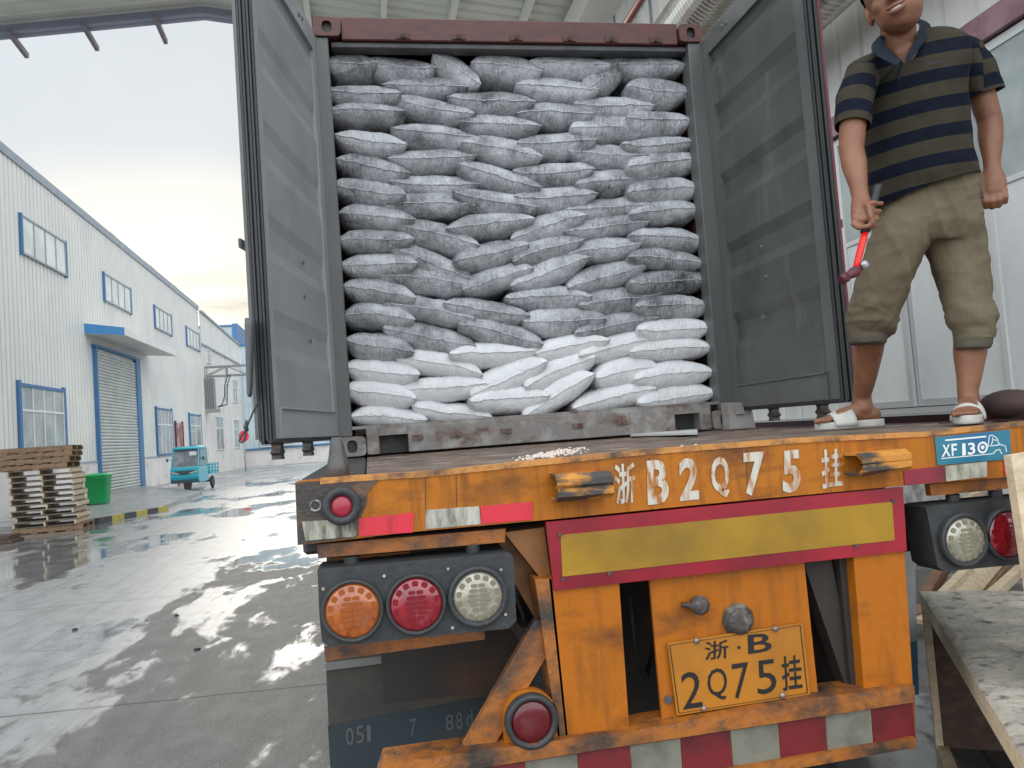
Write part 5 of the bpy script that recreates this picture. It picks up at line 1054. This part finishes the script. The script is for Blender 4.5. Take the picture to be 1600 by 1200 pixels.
# hand holding the hammer: grip runs from g0 (top) to g1
g0 = Pm(1371, 292, .175); g1 = Pm(1352, 362, .165); gt = Pm(1337, 420, .165); gd = (g1 - g0).normalized()
palm = Pm(1347, 334, .175)
chain(body, [(wrL, (.028, .022)), (wrL.lerp(palm, .45), (.034, .022)), (palm, (.037, .021)), (palm + gd * .02, (.032, .019))], 16)
vx = V3(1, 0, 0); fw_ = V3(0, -1, 0)
for k in range(4):
    b0 = palm + gd * (-.034 + .022 * k) + V3(-.020, -.012, -.004); ga = g0.lerp(g1, .40 + .17 * k)
    finger([b0, ga + V3(-.022, -.022, 0), ga + V3(.010, -.030, -.002), ga + V3(.029, -.010, -.004)], (.0112, .0118, .0114, .0102)[k])
finger([wrL.lerp(palm, .45) + V3(.012, -.012, 0), palm + V3(.026, -.026, .012), palm + V3(.030, -.034, -.022), palm + V3(.034, -.030, -.046)], .0115)
# relaxed hand at the right of the picture, fingers loosely curled
pr = Pm(1553, 288, .26); dnv = (pr - wrR).normalized()
chain(body, [(wrR, (.028, .022)), (wrR.lerp(pr, .5), (.038, .024)), (pr, (.043, .023)), (pr + dnv * .018, (.040, .020))], 16)
for k in range(4):
    off = V3(-.032 + .0215 * k, 0, 0); b0 = pr + dnv * .028 + off; ln = (.036, .040, .039, .032)[k]
    finger([b0, b0 + dnv * ln + V3(0, -.004, 0), b0 + dnv * ln * 1.45 + V3(-.002, .020, 0), b0 + dnv * ln * 1.1 + V3(-.003, .036, 0)], (.0105, .0108, .0103, .0093)[k])
finger([wrR.lerp(pr, .45) + V3(-.030, -.004, 0), pr + V3(-.048, -.012, -.008), pr + V3(-.050, -.014, -.040), pr + V3(-.044, -.010, -.062)], .0118)
# head: built upright about its own centre, then turned
HM = Matrix.Translation(headc) @ Matrix.Rotation(R(-47), 4, 'Z') @ Matrix.Rotation(R(-13), 4, 'Y') @ Matrix.Rotation(R(8), 4, 'X') @ Matrix.Scale(1.12, 4)
h = MB()
h.ball((0, .015, .035), (.083, .098, .096), 28, 20); h.ball((0, -.012, -.035), (.072, .075, .082), 28, 18); h.ball((0, -.042, -.082), (.034, .030, .028), 20, 14)
h.ball((-.034, -.022, -.060), (.034, .042, .034), 16, 12); h.ball((.034, -.022, -.060), (.034, .042, .034), 16, 12)
h.ball((-.042, -.055, -.018), (.026, .022, .024), 16, 12); h.ball((.042, -.055, -.018), (.026, .022, .024), 16, 12)
h.loft([((0, -.078, .022), (.009, 0, 0), (0, .012, 0)), ((0, -.092, -.004), (.012, 0, 0), (0, .016, 0)), ((0, -.098, -.024), (.017, 0, 0), (0, .020, 0)), ((0, -.090, -.034), (.014, 0, 0), (0, .016, 0))], n=14)
for sx in (-1, 1): h.ball((sx * .014, -.086, -.028), (.009, .011, .009), 12, 8); h.ball((sx * .032, -.072, .038), (.026, .014, .009), 14, 8); h.ball((sx * .084, .012, -.012), (.010, .020, .032), 14, 10, rot=Matrix.Rotation(sx * .25, 3, 'Z'))
h.ball((0, -.070, -.058), (.032, .022, .020), 20, 12)
body.add([HM @ v for v in h.v], h.f, 0, True)
me = remesh(body, .0052, 3)
for v, vn in [(q_, q_.normal.copy()) for q_ in me.vertices]:
    n_ = noise.fractal(v.co * 30, .8, 2, 2) * .0006; v.co += vn * n_
skin = link_mesh(me, 'body', [SKIN], man)
g = MB()   # hair cap
hh = MB(); hh.ball((0, .024, .048), (.091, .104, .098), 32, 22); hv = []
keep = [i for i, v in enumerate(hh.v)]
def inhair(v): return v.z > .055 or (v.y > .0 and v.z > -.02 + .0 * v.y)
fs = [f for f in hh.f if all(inhair(hh.v[i]) for i in f)]
g.add([HM @ (v + Vector((0, 0, 0)) + v.normalized() * (.003 * noise.noise(v * 60))) for v in hh.v], fs, 0, True); build(g, 'hair', HAIR, man)
g = MB()
for sx in (-1, 1):
    g2 = MB(); g2.ball((sx * .031, -.070, .014), (.0125, .011, .0105), 16, 10); g.add([HM @ v for v in g2.v], g2.f, 0, True)
    g2 = MB(); g2.ball((sx * .031, -.0775, .014), (.0052, .0045, .0055), 12, 8); g.add([HM @ v for v in g2.v], g2.f, 1, True)
    g2 = MB(); g2.loft([((sx * .014, -.087, .040), (.002, 0, .004), (0, .003, 0)), ((sx * .030, -.087, .046), (.0, 0, .005), (0, .003, 0)), ((sx * .050, -.075, .040), (.0, 0, .002), (0, .002, 0))], n=8); g.add([HM @ v for v in g2.v], g2.f, 1, True)
build(g, 'eyes', [EYEW, HAIR], man)
g = MB()
def arcp(z, up, w_, yy=-.0965): return [(w_ * math.sin(t), yy + .020 * (math.sin(t) ** 2) , z + up * math.cos(t) + .006 * math.sin(t) ** 2) for t in [(-1 + 2 * i / 12) * PI / 2 for i in range(13)]]
for z, up, rr_ in ((-.054, .0035, .0042), (-.057, -.0115, .0052)):
    g2 = MB(); g2.tube(arcp(z, up, .029), [.0012 + rr_ * math.cos((-1 + 2 * i / 12) * PI / 2) for i in range(13)], 10); g.add([HM @ v for v in g2.v], g2.f, 0, True)
build(g, 'lips', LIPS, man)
g = MB(); g2 = MB(); up_, lo_ = arcp(-.0545, .002, .026, -.0945), arcp(-.056, -.009, .026, -.0945); g2.add(up_ + lo_, [[i, i + 1, 14 + i, 13 + i] for i in range(12)], 0, True); g.add([HM @ v for v in g2.v], g2.f, 0, True)
build(g, 'teeth', TEETH, man)

# ---- polo shirt
def px_ring(uL, vL, uR, vR, y, dep):
    c = (Pm(uL, vL, y) + Pm(uR, vR, y)) / 2; w_ = (c - CAMP); w_.z = 0; w_.normalize(); q = []
    for u, v in ((uL, vL), (uR, vR)): d = ray(u, v); q.append(CAMP + d * ((c - CAMP).dot(w_) / d.dot(w_)))
    return ((q[0] + q[1]) / 2, (q[1] - q[0]) / 2, w_ * dep)
def with_folds(me, amp, sc, axis_amp=None, seed=0, stretch=(1, 1, 1)):
    for v, vn in [(q_, q_.normal.copy()) for q_ in me.vertices]:
        p = Vector((v.co.x * stretch[0], v.co.y * stretch[1], v.co.z * stretch[2])) + Vector((seed, 0, 0))
        r = 1 - abs(noise.noise(p * sc)) * 2; n_ = amp * (r * .6 + noise.fractal(p * sc * 2, .8, 2, 3) * .5)
        v.co += vn * n_
def cut(me, plane_pts):
    """open hems: clear what lies beyond a plane, near a given centre only"""
    bm = bmesh.new(); bm.from_mesh(me)
    for c, n_, rad in plane_pts:
        geo = [f for f in bm.faces if (f.calc_center_median() - c).length < rad]; ed = {e for f in geo for e in f.edges}; vv = {v for f in geo for v in f.verts}
        bmesh.ops.bisect_plane(bm, geom=list(geo) + list(ed) + list(vv), plane_co=c, plane_no=n_, clear_outer=False)
        kill = [f for f in bm.faces if (f.calc_center_median() - c).length < rad and (f.calc_center_median() - c).dot(n_) > 1e-4]
        bmesh.ops.delete(bm, geom=kill, context='FACES')
    bm.to_mesh(me); bm.free()
s_ = MB()
s_.loft([px_ring(1358, 352, 1540, 318, .38, .12), px_ring(1358, 325, 1536, 290, .375, .135), px_ring(1352, 290, 1530, 268, .36, .135), px_ring(1352, 240, 1522, 222, .345, .130), px_ring(1346, 190, 1516, 170, .33, .128), px_ring(1340, 150, 1514, 125, .315, .122), px_ring(1334, 125, 1520, 88, .305, .108), px_ring(1340, 104, 1519, 60, .30, .092), px_ring(1360, 86, 1500, 46, .295, .076), px_ring(1380, 78, 1470, 44, .29, .062)], n=40, e=.88)
dSL = (elL - shL).normalized(); dSR = (elR - shR).normalized()
chain(s_, [(Pm(1384, 96, .285), .050), (shL + V3(.012, 0, -.004), (.057, .06))], 20)
chain(s_, [(Pm(1462, 66, .28), .052), (shR + V3(-.01, 0, -.002), (.066, .064))], 20)
slv = []
for a, d, e in ((shL, dSL, (1331, 200)), (shR, dSR, (1531, 122))):
    pass
slL = shL + dSL * .205; slR = shR + dSR * .165
chain(s_, [(shL + V3(.020, 0, -.006), (.060, .062)), (shL.lerp(slL, .45), (.066, .062)), (slL, (.059, .058)), (slL + dSL * .05, (.058, .057))], 24)
chain(s_, [(shR + V3(-.028, 0, -.004), (.072, .068)), (shR.lerp(slR, .45), (.078, .070)), (slR, (.076, .068)), (slR + dSR * .05, (.075, .066))], 24)
me = remesh(s_, .0065, 12)
for v, vn in [(q_, q_.normal.copy()) for q_ in me.vertices]:
    p = v.co; low = max(0, min(1, (DK + 1.02 - p.z) / .25)); n_ = .0035 * noise.fractal(Vector((p.x * 14, p.y * 10, p.z * 7)), .8, 2, 3)
    r_ = 1 - abs(noise.noise(Vector((p.x * 6 + p.z * 5, p.y * 5, p.z * 9)))) * 3
    v.co += vn * (n_ + .006 * max(0, r_) * (.3 + low))
hem = Pm(1450, 303, .375); hn = (Pm(1370, 322, .375) - Pm(1530, 288, .375)).normalized(); hn = Vector((hn.z, .12, -hn.x)); hn = hn if hn.z < 0 else -hn; hn.normalize()
nkc = Pm(1412, 92, .25); 
cut(me, [(hem, hn, .28), (slL, dSL, .10), (slR, dSR, .11)])
# neck opening: a V cut at the front
def inpoly(u, v, P):
    r = False
    for i in range(len(P)):
        (x1, y1), (x2, y2) = P[i], P[i - 1]
        if (y1 > v) != (y2 > v) and u < (x2 - x1) * (v - y1) / (y2 - y1) + x1: r = not r
    return r
VP = Q('1376 40 1379 66 1388 77 1410 94 1421 76 1431 58 1440 30')
bm = bmesh.new(); bm.from_mesh(me); kill = []
for f in bm.faces:
    c = f.calc_center_median(); rel = c - neck
    if rel.length < .16 and inpoly(*projpx(c), VP) and rel.dot(VW) < .06: kill.append(f)
    elif Vector((rel.x, rel.y, 0)).length < .060 and rel.z > -.02: kill.append(f)
bmesh.ops.delete(bm, geom=kill, context='FACES'); bm.to_mesh(me); bm.free()
me.name = 'polo'; at_ = me.attributes.new('stripe', 'FLOAT', 'POINT'); vals = []
cx = hem.x; z_ref = hem.z
for v in me.vertices:
    p = v.co; dl_ = (p - shL).dot(dSL); rl = ((p - shL) - dSL * dl_).length; dr_ = (p - shR).dot(dSR); rr2 = ((p - shR) - dSR * dr_).length
    pu, pv = projpx(p); base = ((1440 - pu) * .24 + (118 - pv) + .0009 * (pu - 1440) ** 2) * .00228
    if p.x < shL.x + .030 and rl < .085 and dl_ > -.02: base = -.012 + .055 - dl_ * 1.0
    elif p.x > shR.x - .005 and rr2 < .10 and dr_ > -.02: base = .02 + .1 - dr_ * 1.0
    vals.append(base)
at_.data.foreach_set('value', vals)
m = bpy.data.materials.new('striped_jersey'); m.use_nodes = True; t = m.node_tree; b = t.nodes['Principled BSDF']; N = t.nodes.new; L = t.links.new
an = N('ShaderNodeAttribute'); an.attribute_name = 'stripe'; mm = N('ShaderNodeMath'); mm.operation = 'MULTIPLY_ADD'; L(an.outputs['Fac'], mm.inputs[0]); mm.inputs[1].default_value = 1 / .1005; mm.inputs[2].default_value = 10.86
fr2 = N('ShaderNodeMath'); fr2.operation = 'FRACT'; L(mm.outputs[0], fr2.inputs[0]); rp = N('ShaderNodeValToRGB'); rp.color_ramp.interpolation = 'LINEAR'; L(fr2.outputs[0], rp.inputs[0])
el = rp.color_ramp.elements; NAVY = (.003, .0058, .016, 1); OLV = (.050, .042, .028, 1); el[0].position = 0; el[0].color = OLV; el[1].position = .52; el[1].color = OLV
for pos, c in ((.535, NAVY), (.985, NAVY), (1.0, OLV)): e_ = el.new(pos); e_.color = c
nzn = N('ShaderNodeTexNoise'); nzn.inputs['Scale'].default_value = 30; tco = N('ShaderNodeTexCoord'); L(tco.outputs['Object'], nzn.inputs[0]); mxx = N('ShaderNodeMixRGB'); mxx.blend_type = 'MULTIPLY'; mxx.inputs[0].default_value = .35; L(rp.outputs[0], mxx.inputs[1]); L(nzn.outputs[0], mxx.inputs[2]); L(mxx.outputs[0], b.inputs['Base Color']); b.inputs['Roughness'].default_value = .85; b.inputs['Specular IOR Level'].default_value = .2
bn = N('ShaderNodeBump'); bn.inputs['Strength'].default_value = .45; bn.inputs['Distance'].default_value = .012; n4 = N('ShaderNodeTexNoise'); n4.inputs['Scale'].default_value = 16; n4.inputs['Detail'].default_value = 4; L(tco.outputs['Object'], n4.inputs[0]); L(n4.outputs[0], bn.inputs['Height']); L(bn.outputs[0], b.inputs['Normal'])
shirt = link_mesh(me, 'polo_shirt', [m], man)
# collar, placket, buttons, chest lettering
COLLAR = mat('navy_collar', (.009, .014, .024), .8, 0, (.016, .022, .032), 20, bump=.2, bscale=300, spec=.2)
top = [(1410, 92, .165), (1396, 81, .185), (1382, 68, .205), (1379, 55, .25), (1392, 40, .33), (1418, 32, .35), (1432, 25, .29), (1438, 38, .22), (1429, 60, .185), (1412, 92, .165)]
low = [(1404, 106, .155), (1382, 93, .17), (1359, 82, .20), (1360, 66, .27), (1382, 52, .37), (1428, 38, .39), (1455, 30, .31), (1458, 52, .22), (1441, 70, .175), (1417, 104, .155)]
g = MB(); vs = []
for (a, b_, c), (d, e, f) in zip(top, low):
    A_, B_ = Pm(a, b_, c), Pm(d, e, f); M_ = (A_ + B_) / 2 + Vector((0, 0, .003)) - VW * .004; vs += [A_ + Vector((0, 0, -.012)) + VW * .010, A_, M_, B_]
g.add(vs, [[4 * i + k, 4 * i + k + 1, 4 * i + 5 + k, 4 * i + 4 + k] for i in range(9) for k in range(3)], 0, True); co = build(g, 'collar', COLLAR, shirt); md = co.modifiers.new('s', 'SOLIDIFY'); md.thickness = .003; ms = co.modifiers.new('b', 'SUBSURF'); ms.levels = 2; ms.render_levels = 2
from mathutils.bvhtree import BVHTree
bv_ = BVHTree.FromPolygons([v.co[:] for v in shirt.data.vertices], [list(q.vertices) for q in shirt.data.polygons])
def on_shirt(u, v, off=.004):
    d = ray(u, v).normalized(); org = wloc(shirt); loc = bv_.ray_cast(CAMP - org, d)[0]; hit = loc is not None
    return (loc + org - d * off) if hit else onY(u, v, .2)
g = MB(); pts = [on_shirt(u, v, .003) for u, v in Q('1409 96 1407 104 1405 112 1404 120 1403 129')]
for a, b_ in zip(pts, pts[1:]): g.prism([a + Vector((-.006, 0, 0)), a + Vector((.006, 0, 0)), b_ + Vector((.006, 0, 0)), b_ + Vector((-.006, 0, 0))], (0, -.0015, 0))
for u, v in ((1405, 109), (1404, 124)): p = on_shirt(u, v, .006); g.cyl(p, p + Vector((0, -.002, 0)), .0048, n=12)
build(g, 'placket', COLLAR, shirt)
g = MB()
for txt, q in (('Jeep', '1447 95 1472 91 1473 100 1448 104'), ('SPIRIT', '1450 106 1471 102.5 1471 105.5 1450 109')):
    P = [on_shirt(u, v, .004) for u, v in Q(q)]; y_ = min(p.y for p in P) ; P = [onY(u, v, y_) for u, v in Q(q)]; g2 = text_quad(txt, P, .0005, .0); g.add(g2.v, g2.f)
build(g, 'chest_lettering', mat('dark_print', (.02, .02, .025), .6), shirt)

# ---- trousers
t_ = MB()
t_.loft([px_ring(1368, 300, 1530, 268, .375, .115), px_ring(1366, 330, 1534, 305, .38, .125), px_ring(1364, 360, 1540, 350, .385, .135), px_ring(1372, 382, 1532, 376, .387, .10)], n=36, e=.9)
def leg(rows): t_.loft([px_ring(a, b_, c, d, y, dp) for a, b_, c, d, y, dp in rows], n=30, e=.92)
leg([(1384, 330, 1445, 335, .385, .09), (1372, 352, 1452, 358, .385, .118), (1362, 370, 1452, 380, .385, .125), (1352, 400, 1438, 410, .39, .112), (1342, 430, 1424, 438, .40, .105), (1332, 465, 1410, 472, .43, .10), (1324, 495, 1402, 502, .46, .10), (1321, 510, 1400, 514, .48, .10), (1327, 524, 1386, 525, .50, .080), (1329, 560, 1380, 560, .52, .072)])
leg([(1452, 330, 1520, 322, .38, .09), (1444, 356, 1538, 346, .38, .118), (1442, 380, 1544, 368, .375, .125), (1454, 410, 1547, 402, .36, .112), (1465, 440, 1549, 438, .34, .105), (1475, 475, 1552, 472, .31, .10), (1478, 492, 1557, 486, .29, .10), (1480, 505, 1559, 499, .285, .098), (1490, 518, 1554, 514, .28, .078), (1492, 560, 1550, 556, .28, .072)])
me = remesh(t_, .0065, 14)
kL = (Pm(1350, 520, .47)); kR = Pm(1522, 512, .285)
for v, vn in [(q_, q_.normal.copy()) for q_ in me.vertices]:
    p = v.co; dcl = min((p - kL).length, (p - kR).length); k_ = max(0, 1 - dcl / .22)
    up = 1 - abs(noise.noise(Vector((p.x * 15 + p.z * 4, p.y * 9, p.z * 2.2)))) * 3.2; hor = 1 - abs(noise.noise(Vector((p.x * 5, p.y * 6, p.z * 26 + p.x * 9)))) * 3
    dg = 1 - abs(noise.noise(Vector((p.x * 10 - p.z * 9, p.y * 8, p.z * 8 + p.x * 7)))) * 3.4
    v.co += vn * (.0075 * max(-.3, up) * (1 - k_) + .009 * max(-.4, hor) * k_ + .004 * max(-.2, dg) + .002 * noise.fractal(p * 20, .8, 2, 2))
cut(me, [(Pm(1354, 533, .50), Vector((.0, .1, -1)).normalized(), .13), (Pm(1521, 528, .28), Vector((0, .1, -1)).normalized(), .13)])
tro = link_mesh(me, 'trousers', [PANTS], man)
g = MB()
for rows in ([(1329, 519, 1386, 520, .485, .082), (1325, 523, 1388, 525, .487, .088), (1325, 537, 1386, 536, .49, .087), (1329, 539, 1382, 538, .49, .078)], [(1492, 513, 1553, 508, .28, .080), (1489, 518, 1555, 513, .28, .085), (1490, 545, 1551, 542, .28, .082), (1494, 547, 1548, 544, .28, .074)]):
    rr3 = [px_ring(*q) for q in rows]; g = MB(); g.loft(rr3, n=40, e=.95)
    me = remesh(g, .006, 2)
    for v, vn in [(q_, q_.normal.copy()) for q_ in me.vertices]: v.co += vn * (.004 * noise.noise(v.co * 22) + .002 * noise.noise(Vector((v.co.x * 8, v.co.y * 8, v.co.z * 90))))
    link_mesh(me, 'cuff', [mat('dark_khaki_cuff', (.085, .072, .052), .9, bump=.2, bscale=260)], tro)
g = MB(); p = Pm(1533, 305, .245); g.bbox(p + Vector((-.008, -.004, -.012)), p + Vector((.008, .002, .010)), .002); build(g, 'pocket_tab', BLK, tro)

# ---- slides (sandals)
def slide(h, d, s, nm_label):
    o = MB(); heel = h - d * .065; outline = [(-.012, .0), (.0, .030), (.04, .036), (.10, .037), (.16, .046), (.205, .044), (.245, .030), (.262, .0)]
    def ring(z, k): return [Vector((heel.x, heel.y, z)) + d * (a if True else 0) + s * (b_ * k) for a, b_ in outline] + [Vector((heel.x, heel.y, z)) + d * a - s * (b_ * k) for a, b_ in outline[-2:0:-1]]
    zs = [(DK + .001, .96), (DK + .008, 1.04), (DK + .020, 1.02), (DK + .028, 1.05), (DK + .031, .98)]; rr_ = [ring(z, k) for z, k in zs]; n = len(rr_[0]); vs = [p for q in rr_ for p in q]
    o.add(vs, [[i * n + j, i * n + (j + 1) % n, (i + 1) * n + (j + 1) % n, (i + 1) * n + j] for i in range(len(zs) - 1) for j in range(n)], 0, True); o.add(vs[:n] + vs[-n:], [list(range(n - 1, -1, -1)), list(range(n, 2 * n))])
    sl = build(o, 'slide_sandal', SLIDE, man)
    g = MB(); vs = []; nn = 18; mm_ = 5
    for j in range(mm_ + 1):
        f = j / mm_; a = .105 + .085 * f
        for i in range(nn + 1):
            t = PI * i / nn; hh_ = .070 - .022 * f; ww = .046 + .002 * f; vs.append(Vector((heel.x, heel.y, DK + .012)) + d * (a + .012 * math.sin(t)) + s * (ww * math.cos(t)) + Vector((0, 0, hh_ * math.sin(t) ** .8 if math.sin(t) > 0 else 0)))
    g.add(vs, [[j * (nn + 1) + i, j * (nn + 1) + i + 1, (j + 1) * (nn + 1) + i + 1, (j + 1) * (nn + 1) + i] for j in range(mm_) for i in range(nn)], 0, True); st = build(g, 'strap', SLIDE, sl); md = st.modifiers.new('s', 'SOLIDIFY'); md.thickness = .007; md.offset = 1
    return sl
slide(hL, fdL, fsL, ''); sr_ = slide(hR, fdR, fsR, '')

# ---- the hammer in his hand
hm = thing('hammer', 'red and black handled hammer with maroon head held in the man\'s lowered hand', 'hammer', g1)
hd_ = (gt - g0).normalized(); g = MB(); g.loft([(g0.lerp(g1, t), Vector((.0165 * q, 0, 0)), Vector((0, .018 * q, 0))) for t, q in ((-.05, .8), (0, 1.05), (.15, .9), (.5, 1.0), (.85, .9), (1.0, 1.05), (1.02, .8))], n=16); build(g, 'grip', GRIP, hm)
g = MB(); g.loft([(g1.lerp(gt, t), Vector((q, 0, 0)), Vector((0, q * 1.1, 0))) for t, q in ((-.05, .011), (.3, .0125), (.8, .0115), (1.05, .0105))], n=16); build(g, 'handle', HRED, hm)
hv = Pm(1316, 437, .165); hw = Pm(1347, 416, .165); g = MB(); axh = (hv - hw).normalized(); nh = axh.cross(Vector((0, 1, 0))).normalized()
c0_ = gt + hd_ * .012
g.loft([(hw + axh * .004, nh * .006, Vector((0, .006, 0))), (hw.lerp(c0_, .5), nh * .013, Vector((0, .013, 0))), (c0_, nh * .019, Vector((0, .017, 0))), (c0_.lerp(hv, .5), nh * .013, Vector((0, .014, 0))), (hv - axh * .018, nh * .012, Vector((0, .014, 0))), (hv - axh * .016, nh * .017, Vector((0, .018, 0))), (hv + axh * .006, nh * .016, Vector((0, .017, 0)))], n=16, e=.7); build(g, 'head', HMAR, hm)
g = MB(); g.loft([(hw + axh * .006, nh * .014, Vector((0, .010, 0))), (hw - axh * .018, nh * .015, Vector((0, .011, 0))), (hw - axh * .024, nh * .006, Vector((0, .008, 0)))], n=14, e=.6); build(g, 'claw', STEEL, hm)

bpy.data.scenes.remove(TSC)
